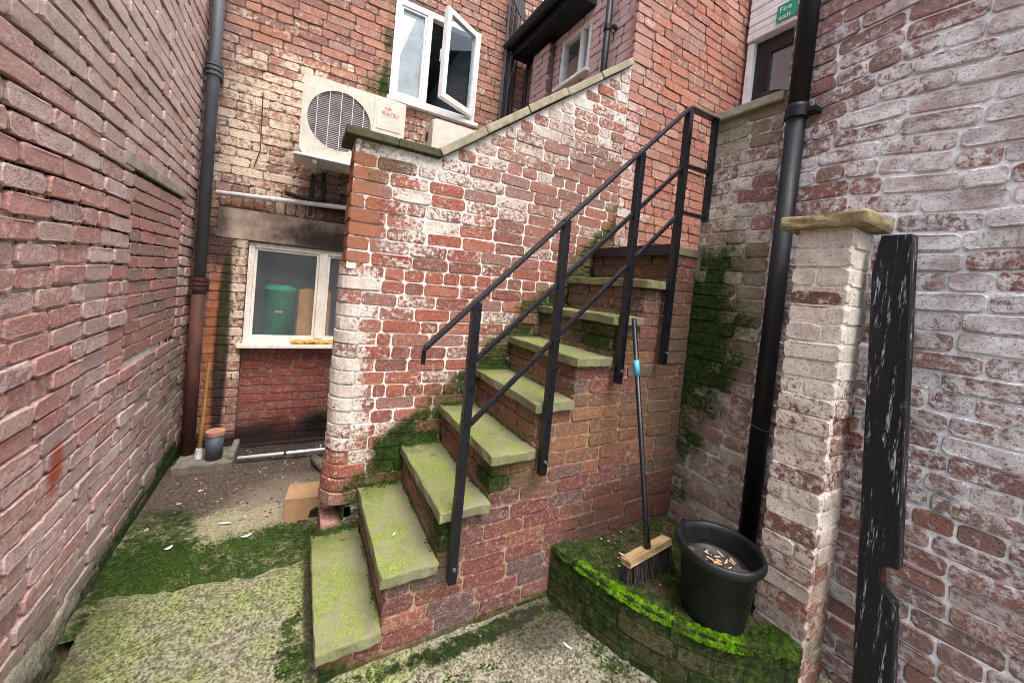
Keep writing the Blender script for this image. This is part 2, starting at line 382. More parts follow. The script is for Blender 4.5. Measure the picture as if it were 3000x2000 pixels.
# right wall, sill wall, pillar
PR = [rgb(146, 98, 92), rgb(156, 104, 94), rgb(142, 108, 106), rgb(156, 122, 116), rgb(160, 104, 92), rgb(146, 120, 116)]
def r_paint(g):
    return g.add(.5, g.mul(g.blob((2.13, .1, 2.2), (.4, .75, .75)), .25), g.mul(sz(g, 2.8, 3.2), -.2), g.mul(g.ss(g.pos()[3], .95, .3), -.12), g.mul(g.blob((2.13, .75, 2.35), (.4, .3, .5)), -.08))
r_stain = lambda g: [(g.mul(sz(g, 2.65, 3.1), .4), rgb(148, 120, 120)), (g.mul(g.ss(g.add(g.pos()[3], g.mad(g.noise(4, 3), .6, -.3)), 1.15, .3), .5), rgb(128, 104, 92))]
M_R = masonry('brick_flaking', PR, r_paint, rgb(232, 228, 230), rgb(184, 166, 166), None, None, r_stain, psoft=.18, pn=(36, 4))
M_RM = masonry('mortar_flaking', [rgb(120, 90, 82), rgb(160, 138, 128)], lambda g: g.add(r_paint(g), .5), rgb(250, 249, 250), None, None, None, None, mortar=True, spot=.12)
def q_moss(g):
    return g.add(g.mul(g.blob((2.13, 1.52, 1.2), (.3, .26, .7), .9, 1.2), .75), g.mul(g.blob((2.13, 1.3, 1.55), (.3, .3, .5)), .3), g.mul(g.blob((2.13, 1.4, 2.7), (.3, .3, .12)), .35), g.ss(g.pos()[3], .6, .35, 0, .2))
q_stain = lambda g: [(g.mul(g.blob((2.13, 1.3, 1.6), (.3, .4, .42)), .35), rgb(150, 152, 120)), (g.mul(g.blob((2.13, 1.3, 2.62), (.3, .3, .14)), .55), rgb(128, 122, 98)), (g.mul(g.ss(g.pos()[3], 1.2, .6), .4), rgb(140, 124, 104))]
M_Q = masonry('brick_sill_wall', [rgb(138, 92, 94), rgb(148, 104, 106), rgb(128, 90, 96), rgb(160, 118, 116)], lambda g: g.add(.42, g.mul(g.ss(g.pos()[3], 1.9, 1.6), .12)), rgb(222, 216, 206), rgb(190, 184, 168), q_moss, None, q_stain, psoft=.25)
M_QM = masonry('mortar_sill_wall', [rgb(204, 198, 188), rgb(232, 227, 218)], None, moss=q_moss, stain=lambda g: q_stain(g)[:1], mortar=True)
p_paint = lambda g: g.add(.56, g.mul(sz(g, 1.1, 1.7), .5), g.mul(g.blob((1.82, .75, 1.67), (.2, .12, .035), .3, .4), -.8))
p_stain = lambda g: [(g.mul(g.ss(g.add(g.pos()[3], g.mad(g.noise(4, 3), .6, -.3)), .95, .3), .55), rgb(126, 98, 82)), (g.mul(g.blob((1.9, .6, 1.1), (.12, .03, .9), .3, .3), .55), rgb(150, 140, 122))]
M_P = masonry('brick_pillar', [rgb(128, 66, 56), rgb(140, 78, 66), rgb(116, 78, 72)], p_paint, rgb(230, 221, 208), rgb(204, 188, 178), lambda g: g.ss(g.pos()[3], .45, .2, 0, .35), None, p_stain, psoft=.2)
M_PM = masonry('mortar_pillar', [rgb(170, 156, 142), rgb(206, 196, 184)], lambda g: .85, rgb(240, 234, 226), None, None, None, p_stain, mortar=True)
# side building
PX = [rgb(182, 110, 88), rgb(168, 96, 80), rgb(190, 130, 108), rgb(164, 120, 106), rgb(176, 104, 84), rgb(194, 144, 122), rgb(150, 92, 80), rgb(186, 112, 86)]
def x_paint(g): return g.add(.04, g.mul(g.mul(g.ss(g.pos()[1], 2.5, 2.15), g.ss(g.pos()[2], 2.5, 2.25)), .25), g.mul(g.ss(g.pos()[2], 2.3, 2.5), .3), g.mul(g.mul(g.ss(g.pos()[1], 2.5, 2.2), g.ss(g.pos()[3], 3.5, 2.6)), .2))
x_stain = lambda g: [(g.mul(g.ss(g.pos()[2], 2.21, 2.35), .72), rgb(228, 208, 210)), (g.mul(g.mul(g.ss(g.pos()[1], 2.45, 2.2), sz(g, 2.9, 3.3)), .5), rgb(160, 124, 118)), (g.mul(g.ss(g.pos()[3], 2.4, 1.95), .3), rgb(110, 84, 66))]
M_X = masonry('brick_side_building', PX, x_paint, rgb(214, 200, 194), rgb(198, 178, 174), None, None, x_stain, psoft=.25, desat=.34)
M_XM = masonry('mortar_side_building', [rgb(84, 62, 54), rgb(140, 116, 104)], lambda g: g.add(x_paint(g), g.mul(g.ss(g.pos()[2], 2.25, 2.4), -.5)), rgb(212, 202, 196), None, None, None, lambda g: x_stain(g)[2:], mortar=True)
# ------------------------------------------------------------------ other materials
def simple(name, c1, c2=None, rough=.6, metal=0, scale=12, bump=.2, c3=None, spec=.4, stretch=(1, 1, 1), lo=.35, hi=.65):
    g = G(name, rough, spec); n = g.noise(scale, 5, .65, vec=g.vec(stretch) if stretch != (1, 1, 1) else None)
    col = g.mix(g.ss(n, lo, hi), c1, c2 or c1)
    if c3: col = g.mix(g.ss(g.noise(scale*4, 4, .7, off=5), .6, .72), col, c3)
    return g.done(col, g.ss(n, .2, .8, max(0, rough-.12), min(1, rough+.12)), g.bump(g.noise(scale*5, 3, .6), bump, .003), metal)
M_RAIL = simple('black_paint', rgb(10, 13, 21), rgb(16, 19, 27), .34, 0, 30, .3, rgb(64, 60, 60), .5)
M_IRON = simple('cast_iron', rgb(66, 72, 82), rgb(84, 88, 94), .55, 0, 8, .3, rgb(84, 82, 80), .4, (1, 1, .25))
M_RUST = simple('rust_brown_paint', rgb(66, 40, 34), rgb(88, 54, 44), .7, 0, 9, .4, rgb(52, 36, 34), .3, (1, 1, .3))
M_BPIPE = simple('black_pipe', rgb(9, 11, 18), rgb(15, 18, 26), .5, 0, 14, .3, rgb(40, 43, 50), .35, (1, 1, .25))
M_UPVC = simple('white_upvc', rgb(226, 226, 228), rgb(208, 207, 206), .35, 0, 10, .05, rgb(176, 172, 166), .5)
M_WPAINT = simple('cream_painted_wood', rgb(240, 236, 228), rgb(224, 216, 202), .6, 0, 14, .4, rgb(120, 96, 74), .3, (1, 1, .4))
M_PVC = simple('white_pvc', rgb(222, 222, 226), rgb(196, 194, 196), .4, 0, 8, .05)
M_AC = simple('beige_metal', rgb(206, 201, 188), rgb(190, 184, 170), .45, 0, 9, .05, rgb(160, 150, 134))
M_ACD = simple('grey_fan', rgb(84, 82, 86), rgb(66, 64, 70), .6, 0, 12, .05)
M_ACW = simple('grille_wire', rgb(200, 196, 190), rgb(170, 164, 158), .5)
M_DARK = simple('dark_rubber', rgb(22, 23, 26), rgb(38, 38, 40), .6, 0, 20, .3)
M_RED = simple('red_print', rgb(206, 66, 72), rgb(190, 60, 66), .5)
M_CARD = simple('cardboard', rgb(176, 142, 108), rgb(160, 126, 92), .85, 0, 10, .15)
M_WOOD = simple('pale_wood', rgb(168, 146, 108), rgb(120, 98, 68), .7, 0, 14, .4, rgb(130, 98, 60), .3, (.3, 1, 1))
M_STICK = simple('stick_wood', rgb(164, 122, 74), rgb(128, 92, 58), .75, 0, 20, .4, None, .3, (1, 1, .2))
M_POT = simple('black_plastic', rgb(10, 13, 16), rgb(17, 21, 24), .5, 0, 10, .15, rgb(58, 62, 62), .4)
M_BRIS = simple('bristle', rgb(52, 44, 46), rgb(92, 82, 78), .7, 0, 60, .2)
M_TEAL = simple('teal_tape', rgb(58, 150, 190), rgb(80, 170, 205), .5)
M_CONC = simple('grey_concrete', rgb(122, 116, 106), rgb(98, 92, 84), .9, 0, 12, .7, rgb(70, 66, 60))
M_FOAM = simple('orange_foam', rgb(224, 168, 84), rgb(206, 140, 62), .85, 0, 30, .7, rgb(232, 196, 130))
M_BUTT = simple('butt_paper', rgb(222, 200, 172), rgb(196, 130, 70), .8, 0, 60, .1)
M_FEATH = simple('feather_white', rgb(220, 220, 216), rgb(190, 190, 184), .8, 0, 40, .2)
M_LEAF = simple('dry_leaf', rgb(176, 120, 60), rgb(140, 90, 46), .8, 0, 30, .3)
M_PEB = None
def glass(name, tint, refl=1.0, rough=.02, haze=0.0):
    g = G(name); t = g.t; t.nodes.remove(g.b); out = [n for n in t.nodes if n.type == 'OUTPUT_MATERIAL'][0]
    tr = g.n('ShaderNodeBsdfTransparent'); tr.inputs[0].default_value = tint
    gl = g.n('ShaderNodeBsdfGlossy'); gl.inputs['Roughness'].default_value = rough
    fr = g.n('ShaderNodeLayerWeight'); fr.inputs[0].default_value = .5
    mx = g.n('ShaderNodeMixShader'); g.put(g.mad(g.math('POWER', fr.outputs[1], 3.0), refl*.6, .05), mx.inputs[0])
    src = tr.outputs[0]
    if haze:
        df = g.n('ShaderNodeBsdfDiffuse'); df.inputs[0].default_value = rgb(190, 200, 205); m2 = g.n('ShaderNodeMixShader'); g.put(g.mul(g.ss(g.noise(5, 4), .2, .8, .6, 1.3), haze), m2.inputs[0])
        t.links.new(tr.outputs[0], m2.inputs[1]); t.links.new(df.outputs[0], m2.inputs[2]); src = m2.outputs[0]
    t.links.new(src, mx.inputs[1]); t.links.new(gl.outputs[0], mx.inputs[2]); t.links.new(mx.outputs[0], out.inputs[0])
    return g.m
GL_UP = glass('clear_glass', (.86, .93, .94, 1), 1.0)
GL_HAZE = glass('hazy_glass', (.75, .9, .92, 1), 1.0, .05, .42)  # strong pale bluish diffuse layer over a tinted pane
GL_LOW = glass('reflection_haze_glass', (.93, .95, .97, 1), .8, .03, .07)  # pale diffuse haze stands in for sky and wall reflections
def stone(name, base, base2, algae, edge=None, moss=None, amt=.88, tread=False):
    g = G(name, .9, .2); n1 = g.noise(16, 5, .7); n2 = g.noise(110, 4, .85); n3 = g.noise(3.5, 3, .6, off=2)
    col = g.mix(g.ss(n1, .35, .65), base, base2)
    up = g.n('ShaderNodeSeparateXYZ'); g.t.links.new(g.pos()[4], up.inputs[0])
    a = g.mul(g.ss(g.add(g.mad(n1, .9, -.45), g.mad(n3, .9, -.45)), -.38, .22), g.ss(up.outputs[2], .2, .9, .3, 1))
    col = g.mix(g.mul(a, amt), col, g.ramp(n2, [(.3, rgb(72, 86, 34)), (.5, algae), (.72, rgb(164, 176, 104))]))
    col = g.mix(g.ss(n2, .58, .70, 0, .7), col, rgb(66, 72, 36)); col = g.mix(g.ss(g.noise(30, 4, .7, off=3), .56, .7, 0, .5), col, rgb(84, 92, 50))
    if tread:
        fr = g.math('FRACT', g.mul(g.add(g.pos()[1], -.14), 1/.22)); nb = g.mad(g.noise(24, 3, .7, off=8), .5, -.25)
        col = g.mix(g.mul(g.ss(g.add(fr, nb), .72, .98), .75), col, rgb(112, 106, 92)); col = g.mix(g.mul(g.blob((0, 2.2, 0), (9, .14, 9), .6), .5), col, rgb(60, 68, 34))
        col = g.mix(g.ss(g.noise(7, 4, .7, off=12), .46, .64, 0, .75), col, rgb(124, 120, 98))
    if moss: 
        mm = g.ss(g.add(moss(g), g.mad(n1, .8, -.4)), .4, .6); col = g.mix(mm, col, moss_col(g))
    return g.done(col, None, g.bump(g.add(n1, g.mul(n2, .7)), .7, .005))
M_TREAD = stone('tread_stone', rgb(110, 110, 84), rgb(132, 130, 100), rgb(108, 124, 50), tread=True)
M_COP = stone('coping_stone', rgb(166, 158, 142), rgb(138, 130, 114), rgb(146, 142, 112), amt=.5)
M_COPD = stone('dark_coping_stone', rgb(84, 80, 66), rgb(60, 58, 48), rgb(88, 96, 56))
M_CAP = simple('sandstone', rgb(160, 146, 110), rgb(120, 108, 78), .9, 0, 18, .9, rgb(66, 58, 38))
M_RENDER = simple('lime_render', rgb(176, 168, 156), rgb(142, 132, 118), .95, 0, 7, .9, rgb(104, 98, 80))
M_LINT = None
g = G('concrete_lintel', .9, .2)
col = g.mix(g.ss(g.noise(7, 5, .7), .35, .65), rgb(180, 162, 146), rgb(142, 124, 110))
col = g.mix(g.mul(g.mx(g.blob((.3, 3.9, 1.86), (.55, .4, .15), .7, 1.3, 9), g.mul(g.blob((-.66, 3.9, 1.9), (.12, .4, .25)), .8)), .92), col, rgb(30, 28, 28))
M_LINT = g.done(col, None, g.bump(g.noise(60, 4, .7), .5, .004))
# ground materials
def ground_mat():
    g = G('yard_ground', .95, .2); P, x, y, z, n = g.pos(); n1 = g.noise(7, 5, .7); n2 = g.noise(70, 4, .75); n3 = g.noise(22, 4, .7, off=4)
    dirt = g.ramp(n2, [(.3, rgb(46, 38, 34)), (.5, rgb(84, 72, 64)), (.7, rgb(120, 108, 96))])
    grit = g.ramp(n2, [(.3, rgb(96, 94, 70)), (.5, rgb(142, 138, 108)), (.7, rgb(186, 180, 152))])
    w = g.mad(n1, .5, -.25)
    col = g.mix(g.ss(g.add(y, w), 2.98, 2.84), dirt, grit)
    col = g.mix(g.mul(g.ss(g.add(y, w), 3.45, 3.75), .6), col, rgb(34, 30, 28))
    col = g.mix(g.mul(g.blob((.1, 2.95, 0), (.35, .3, .3)), .5), col, rgb(164, 152, 132))
    mm = g.add(g.mul(g.ss(g.add(y, w, g.mul(x, -.10)), 2.78, 2.52), .5), g.mul(g.blob((-.62, 2.75, 0), (.2, .35, .3)), .5), g.mad(n3, .9, -.5))
    col = g.mix(g.ss(mm, .12, .55), col, moss_col(g))
    return g.done(col, None, g.bump(g.add(n2, n3), 1, .012))
def slab_mat():
    g = G('mossy_concrete', .95, .2); P, x, y, z, n = g.pos(); n1 = g.noise(9, 5, .72); n2 = g.noise(85, 4, .85); n3 = g.noise(22, 4, .75, off=4)
    con = g.ramp(n2, [(.36, rgb(54, 48, 36)), (.47, rgb(134, 128, 108)), (.58, rgb(200, 194, 178))])
    alg = g.ramp(n2, [(.36, rgb(54, 64, 26)), (.47, rgb(124, 138, 72)), (.58, rgb(186, 196, 132))])
    a = g.add(g.ss(x, 1.0, .05, -.15, .42), g.mad(n1, 1.5, -.75))
    nl = g.noise(3.2, 3, .6, off=11); nm = g.noise(6.5, 4, .7, off=13)
    col = g.mix(g.ss(g.add(a, g.mad(nl, 1.6, -.8)), .0, .75, .05, .95), con, alg); col = g.mix(g.ss(nm, .54, .70, 0, .5), col, rgb(100, 98, 66)); col = g.mix(g.mul(g.ss(x, -.45, -.68), .6), col, rgb(74, 78, 44))
    col = g.mix(g.ss(n3, .52, .62, 0, .6), col, rgb(76, 78, 46)); col = g.mix(g.ss(n3, .44, .32, 0, .5), col, rgb(176, 176, 140))
    mm = g.add(g.mul(g.blob((.07, 1.62, 0), (.07, .22, .3), .8, 1.2), .55), g.mul(g.blob((.75, 1.13, 0), (.16, .10, .3)), .75), g.mul(g.blob((.5, 1.36, 0), (.4, .04, .3)), .35), g.mul(g.blob((.85, 1.44, 0), (.6, .05, .3)), .6), g.mul(g.blob((1.3, 1.1, 0), (.12, .3, .3)), .45), g.mad(n3, .9, -.45))
    col = g.mix(g.ss(mm, .35, .6), col, moss_col(g))
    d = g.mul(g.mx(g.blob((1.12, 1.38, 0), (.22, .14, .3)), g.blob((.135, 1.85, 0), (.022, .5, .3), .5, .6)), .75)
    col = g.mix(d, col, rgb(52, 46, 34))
    return g.done(col, None, g.bump(g.add(n2, g.mul(n3, 2), n1), 1, .02))
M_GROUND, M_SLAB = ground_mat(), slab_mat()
g = G('soil', .95, .1); n2 = g.noise(60, 4, .75); n3 = g.noise(12, 4, .7)
col = g.ramp(n2, [(.3, rgb(44, 38, 28)), (.5, rgb(74, 64, 48)), (.7, rgb(104, 92, 72))])
col = g.mix(g.ss(n3, .42, .58), col, moss_col(g)); M_SOIL = g.done(col, None, g.bump(g.add(n2, n3), 1, .012))
def tuft_mat(name, stops):
    g = G(name, .9, .15); a = g.n('ShaderNodeAttribute'); a.attribute_name = 'rnd'
    return g.done(g.ramp(g.add(g.mul(a.outputs['Fac'], .55), g.mul(g.noise(14, 3, .6), .45)), stops))
M_TUFT = tuft_mat('moss_tufts', [(.2, rgb(24, 33, 11)), (.5, rgb(40, 58, 16)), (.8, rgb(66, 88, 28))])
M_BTUFT = tuft_mat('bright_moss_tufts', [(.2, rgb(40, 64, 8)), (.5, rgb(78, 122, 10)), (.8, rgb(120, 166, 22))])
M_PEB = tuft_mat('pebbles', [(.2, rgb(50, 42, 38)), (.5, rgb(96, 86, 78)), (.7, rgb(140, 130, 118)), (.85, rgb(200, 196, 186))])
# ================================================================== SETTING: ground
def grid(name, xs, ys, zf, mat, kind, parent=None, skirt=0):
    X, Y = np.meshgrid(xs, ys); nx, ny = len(xs), len(ys); X2, Y2, Z2 = zf(X, Y)
    v = np.stack([X2, Y2, Z2], -1).reshape(-1, 3); f = []
    for j in range(ny-1):
        for i in range(nx-1): k = j*nx+i; f.append((k, k+1, k+nx+1, k+nx))
    if skirt:
        b = [i for i in range(nx)] + [j*nx+nx-1 for j in range(1, ny)] + [(ny-1)*nx+i for i in range(nx-2, -1, -1)] + [j*nx for j in range(ny-2, 0, -1)]
        s = v[b].copy(); s[:, 2] -= skirt; n0 = len(v); v = np.vstack([v, s]); k = len(b)
        for i in range(k): f.append((b[(i+1) % k], b[i], n0+i, n0+(i+1) % k))
    o = mesh(name, v, f, mat, parent, smooth=True)
    return tag(o, kind=kind) if kind else o
tag(mesh('ground', [(-60, -60, -.06), (60, -60, -.06), (60, 60, -.06), (-60, 60, -.06)], [(0, 1, 2, 3)], M_SOIL), 'wide grey ground around the yard', 'ground', kind='structure')
def zg(X, Y): return X, Y, (fbm(X*4, Y*4)-.47)*.035 + (fbm(X*22, Y*22, 3)-.43)*.022 + np.clip(Y-3.0, 0, 1)*-.02
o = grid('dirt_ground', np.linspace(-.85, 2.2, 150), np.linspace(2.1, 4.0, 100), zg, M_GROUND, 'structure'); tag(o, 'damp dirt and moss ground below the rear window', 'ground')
def zs(X, Y):
    e = 2.29 - .09*(X+.7) + (fbm(X*9, X*0+3)-.45)*.10; t = (Y+1.2)/3.49
    l = -.70 + (fbm(Y*7, Y*0+8)-.45)*.10; tx = (X+.70)/2.95
    return l+(2.25-l)*tx, -1.2+(e+1.2)*t, .028 + (fbm(X*5, Y*5)-.47)*.024 + (fbm(X*24, Y*24, 3)-.43)*.022 - .03*np.clip((t-.985)/.015, 0, 1)**2
o = grid('concrete_slab', np.linspace(-.70, 2.25, 170), np.linspace(-1.2, 2.29, 200), zs, M_SLAB, 'structure', skirt=.08); tag(o, 'rough green concrete slab with a broken rear edge', 'slab')
# ================================================================== LEFT WALL
LW = empty('brick_wall', (-.88, 2.2, 0), 'pinkish red brick wall with dark open joints and a bricked-up opening beside the iron downpipe', 'wall')
wv = lambda u, z: .008*math.sin(u*2.1+z*1.3)+.003*math.sin(u*5.7+z)
XL = -.76; hole = (2.63, 3.56, 1.02, 2.06)
obj('mortar', core(.4, 3.9, -.1, 4.9, [], XL-.22, XL-.018, 0), M_LEFTM, LW)
lay(LW, (XL, 0, 0), (0, 1, 0), (1, 0, 0), rows(.4, 3.9, .0, 4.88, [hole], .0765, .0115), M_LEFT, flemish=.16, jit=.003, spall=.08, spalld=.006, rec=.012, wave=wv, seed=11, joint=.0115, rot=.4)
lay(LW, (XL-.006, 0, 0), (0, 1, 0), (1, 0, 0), rows(2.65, 3.54, 1.03, 2.0, [], .069, .008), M_INF2, 'infill_brick_courses', jit=.0015, spall=.01, seed=12, bl=.225, rot=.3, maxobj=120)
obj('lintel', B((XL-.03, 2.50, 2.015), (XL+.004, 3.62, 2.072), .004), M_RENDER, LW)
# rough cement plinth at the foot of the wall
def plf(X, Y): 
    t = X; prof = np.interp(t, [0, .25, .5, .75, 1], [0, .055, .075, .085, .10]); zz = np.interp(t, [0, .25, .5, .75, 1], [.15, .12, .06, .0, -.06])
    nn = fbm(Y*7, t*3+1)*.6+fbm(Y*26, t*9+4)*.45; return XL-.014+prof*1.1*nn*np.clip((2.7-Y)/1.0, .0, 1), Y, zz + (fbm(Y*5, t*0+6)-.47)*.16*(1-t)+(fbm(Y*24, t*7)-.45)*.04*(1-t)
M_PLIN = masonry('plinth_render', [rgb(120, 116, 100), rgb(160, 156, 142)], None, moss=lambda g: g.add(.12, g.ss(g.pos()[3], .14, .0, 0, .4)), mortar=True, bump=1)
grid('plinth', np.linspace(0, 1, 14), np.linspace(.4, 3.9, 160), plf, M_PLIN, None, LW)
# ================================================================== REAR BUILDING
RB = empty('brick_building', (.7, 4.05, 0), 'rear brick building with white casement window and air conditioning units on its wall', 'building')
YB = 3.9; lw, uw = (-.40, .66, 0, 1.78), (.62, 1.515, 3.31, 4.27)
lint = (-.62, .95, 1.78, 2.04)
hl = [lw, uw, lint, (-.62, .95, 2.04, 2.155)]
obj('mortar', core(-.9, 3.3, -.1, 4.95, [lw, uw, lint, (2.1, 3.3, -.1, 4.0)], YB+.22, YB+.007, 1), M_BACKM, RB)
lay(RB, (0, YB, 0), (1, 0, 0), (0, -1, 0), rows(-.76, 3.28, .0, 4.9, hl+[(2.09, 3.3, -.1, 4.0)], .0745), M_BACK, flemish=.2, header=5, jit=.0025, spall=.05, seed=21)
sold = [(2.052, 2.15, [(x, x+.066) for x in np.arange(-.61, .93, .077)])]
lay(RB, (0, YB+.002, 0), (1, 0, 0), (0, -1, 0), sold, M_BACK, seed=22, rot=.8)
bm = B((-.62, YB-.001, 1.785), (.95, YB+.1, 2.035), .003); obj('lintel', bm, M_LINT, RB)
PAN = obj('infill_panel', B((-.399, YB+.062, -.05), (.659, YB+.2, .89)), M_PANM, RB)
lay(PAN, (0, YB+.055, 0), (1, 0, 0), (0, -1, 0), rows(-.395, .655, .0, .88, [], .0745), M_PAN, jit=.0012, spall=0, seed=23, lset=1, rot=.2)
def frame(bm, x0, x1, z0, z1, y0, y1, w, bev=.004, mat=None):
    box(bm, (x0, y0, z0), (x0+w, y1, z1), bev, mat); box(bm, (x1-w, y0, z0), (x1, y1, z1), bev, mat)
    box(bm, (x0+w, y0+.001, z0), (x1-w, y1-.001, z0+w), bev, mat); box(bm, (x0+w, y0+.001, z1-w), (x1-w, y1-.001, z1), bev, mat)
    return bm
def part_empty(name, loc, parent):
    o = bpy.data.objects.new(name, None); o.empty_display_size = .1; o.location = loc; return link(o, parent)
# lower window
W1 = part_empty('window', (.13, YB, .9), RB); W1['label'] = 'cream timber window with milky glass above the dark red brick panel'
obj('frame', frame(bmesh.new(), -.398, .658, .905, 1.775, YB+.035, YB+.10, .042), M_WPAINT, W1)
obj('mullion', B((.145, YB+.03, .947), (.215, YB+.10, 1.733), .005), M_WPAINT, W1)
obj('casement_frame', frame(bmesh.new(), -.356, .145, .947, 1.733, YB+.05, YB+.085, .022), M_WPAINT, W1)
obj('casement_frame', frame(bmesh.new(), .215, .616, .947, 1.733, YB+.05, YB+.085, .022), M_WPAINT, W1)
obj('pane', B((-.334, YB+.066, .969), (.123, YB+.070, 1.711)), GL_LOW, W1); obj('pane', B((.237, YB+.066, .969), (.594, YB+.070, 1.711)), GL_LOW, W1)
obj('sill', B((-.43, YB-.045, .868), (.69, YB+.1, .905), .006), M_WPAINT, W1)
M_ROOM = simple('room_plaster', rgb(214, 220, 228), rgb(200, 208, 218), .9); M_FLOORI = simple('room_floor', rgb(90, 86, 80), None, .8)
def room(bm, x0, x1, y0, y1, z0, z1):
    t = .02
    box(bm, (x0-t, y1, z0-t), (x1+t, y1+t, z1+t)); box(bm, (x0-t, y0, z0-t), (x0, y1, z1+t)); box(bm, (x1, y0, z0-t), (x1+t, y1, z1+t))
    box(bm, (x0, y0, z0-t), (x1, y1, z0)); box(bm, (x0, y0, z1), (x1, y1, z1+t)); return bm
obj('room_lining', room(bmesh.new(), -.42, .70, YB+.225, YB+1.2, .86, 1.80), M_ROOM, RB)
# upper window: fixed light and an open casement
W2 = part_empty('window', (1.07, YB, 3.31), RB); W2['label'] = 'white plastic window with its casement standing open'
obj('frame', frame(bmesh.new(), .622, 1.513, 3.314, 4.266, YB-.012, YB+.06, .055), M_UPVC, W2)
obj('mullion', B((.93, YB-.012, 3.369), (.985, YB+.06, 4.211), .004), M_UPVC, W2)
obj('fixed_frame', frame(bmesh.new(), .677, .93, 3.369, 4.211, YB-.002, YB+.05, .022), M_UPVC, W2)
obj('pane', B((.699, YB+.02, 3.391), (.908, YB+.026, 4.189)), GL_HAZE, W2)
hx, hy = 1.462, YB-.02; rm = Matrix.Translation((hx, hy, 0)) @ Matrix.Rotation(R(27), 4, 'Z') @ Matrix.Translation((-hx, -hy, 0))
obj('casement_frame', frame(bmesh.new(), .99, 1.462, 3.36, 4.22, YB-.06, YB-.005, .055, .006, rm), M_UPVC, W2)
obj('pane', B((1.044, YB-.04, 3.414), (1.408, YB-.034, 4.166), 0, rm), GL_UP, W2)
obj('handle', B((1.005, YB+.0, 3.72), (1.025, YB+.03, 3.84), .004, rm), M_UPVC, W2)
obj('sill', B((.60, YB-.06, 3.275), (1.54, YB+.05, 3.312), .005), M_UPVC, W2)
M_ROOM2 = simple('office_wall', rgb(84, 90, 94), rgb(72, 78, 82), .9)
obj('room_lining', room(bmesh.new(), .55, 1.56, YB+.225, YB+2.4, 3.2, 4.5), M_ROOM2, RB)
def emit(name, c, s):
    g = G(name); g.b.inputs['Emission Color'].default_value = c; g.b.inputs['Emission Strength'].default_value = s; return g.m
M_LAMP = emit('lamp_diffuser', (1, 1, 1, 1), 3.0)
obj('ceiling_lamp', B((.64, YB+.5, 4.44), (.92, YB+1.5, 4.48), .01), M_LAMP, RB)
# ================================================================== SIDE BUILDING (corner beyond the parapet wall)
SB = empty('brick_outhouse', (2.8, 2.6, 0), 'red brick side building with a fire door and a black eave over its small window', 'building')
pw = (2.75, 3.22, 3.60, 4.08)
obj('mortar', core(2.106, 3.56, 1.7, 4.95, [], 2.42, 2.207, 1), M_XM, SB)
obj('mortar', core(2.425, 3.9, 2.2, 4.3, [pw], 2.32, 2.107, 0), M_XM, SB)
lay(SB, (0, 2.2, 0), (1, 0, 0), (0, -1, 0), rows(2.10, 3.55, 1.93, 4.93, [], .0745), M_X, header=0, flemish=.12, seed=31, spall=.04)
lay(SB, (2.1, 0, 0), (0, 1, 0), (-1, 0, 0), rows(2.23, 3.89, 2.5, 4.28, [pw], .0745), M_X, 'side_brick_courses', flemish=.15, seed=32, maxobj=150)
def turn_x(o): return o
W3 = part_empty('window', (2.1, 3.0, 3.6), SB); W3['label'] = 'small white window under the black eave'
def frameY(bm, y0, y1, z0, z1, x0, x1, w, bev=.004):
    box(bm, (x0, y0, z0), (x1, y0+w, z1), bev); box(bm, (x0, y1-w, z0), (x1, y1, z1), bev)
    box(bm, (x0+.001, y0+w, z0), (x1-.001, y1-w, z0+w), bev); box(bm, (x0+.001, y0+w, z1-w), (x1-.001, y1-w, z1), bev); return bm
obj('frame', frameY(bmesh.new(), 2.752, 3.218, 3.602, 4.078, 2.11, 2.17, .05), M_UPVC, W3)
obj('mullion', B((2.112, 2.885, 3.652), (2.168, 2.925, 4.028), .003), M_UPVC, W3)
obj('pane', B((2.14, 2.802, 3.652), (2.145, 2.885, 4.028)), GL_LOW, W3); obj('pane', B((2.14, 2.925, 3.652), (2.145, 3.168, 4.028)), GL_LOW, W3)
obj('sill', B((2.055, 2.73, 3.57), (2.17, 3.24, 3.602), .004), M_UPVC, W3)
obj('room_lining', B((2.345, 2.6, 3.4), (2.36, 3.4, 4.2)), M_ROOM, SB)
obj('pier', B((2.03, 3.32, 2.5), (2.094, 3.62, 4.1), .006), M_XM, SB)
lay(SB, (2.024, 0, 0), (0, 1, 0), (-1, 0, 0), rows(3.32, 3.62, 2.6, 4.1, [], .0745), M_X, seed=33)
obj('eave', B((1.90, 2.72, 4.13), (2.30, 3.86, 4.19), .008), M_BPIPE, SB)
obj('fascia', B((1.875, 2.72, 4.12), (1.898, 3.86, 4.30), .004), M_BPIPE, SB)
bm = bmesh.new(); prism(bm, [(1.88+.055*math.sin(a)-.055, 4.245-.055*math.cos(a)) for a in np.linspace(-1.57, 1.57, 9)]+[(1.875, 4.24), (1.78, 4.24)], 2.70, 3.88, 1); obj('gutter', bm, M_BPIPE, SB)
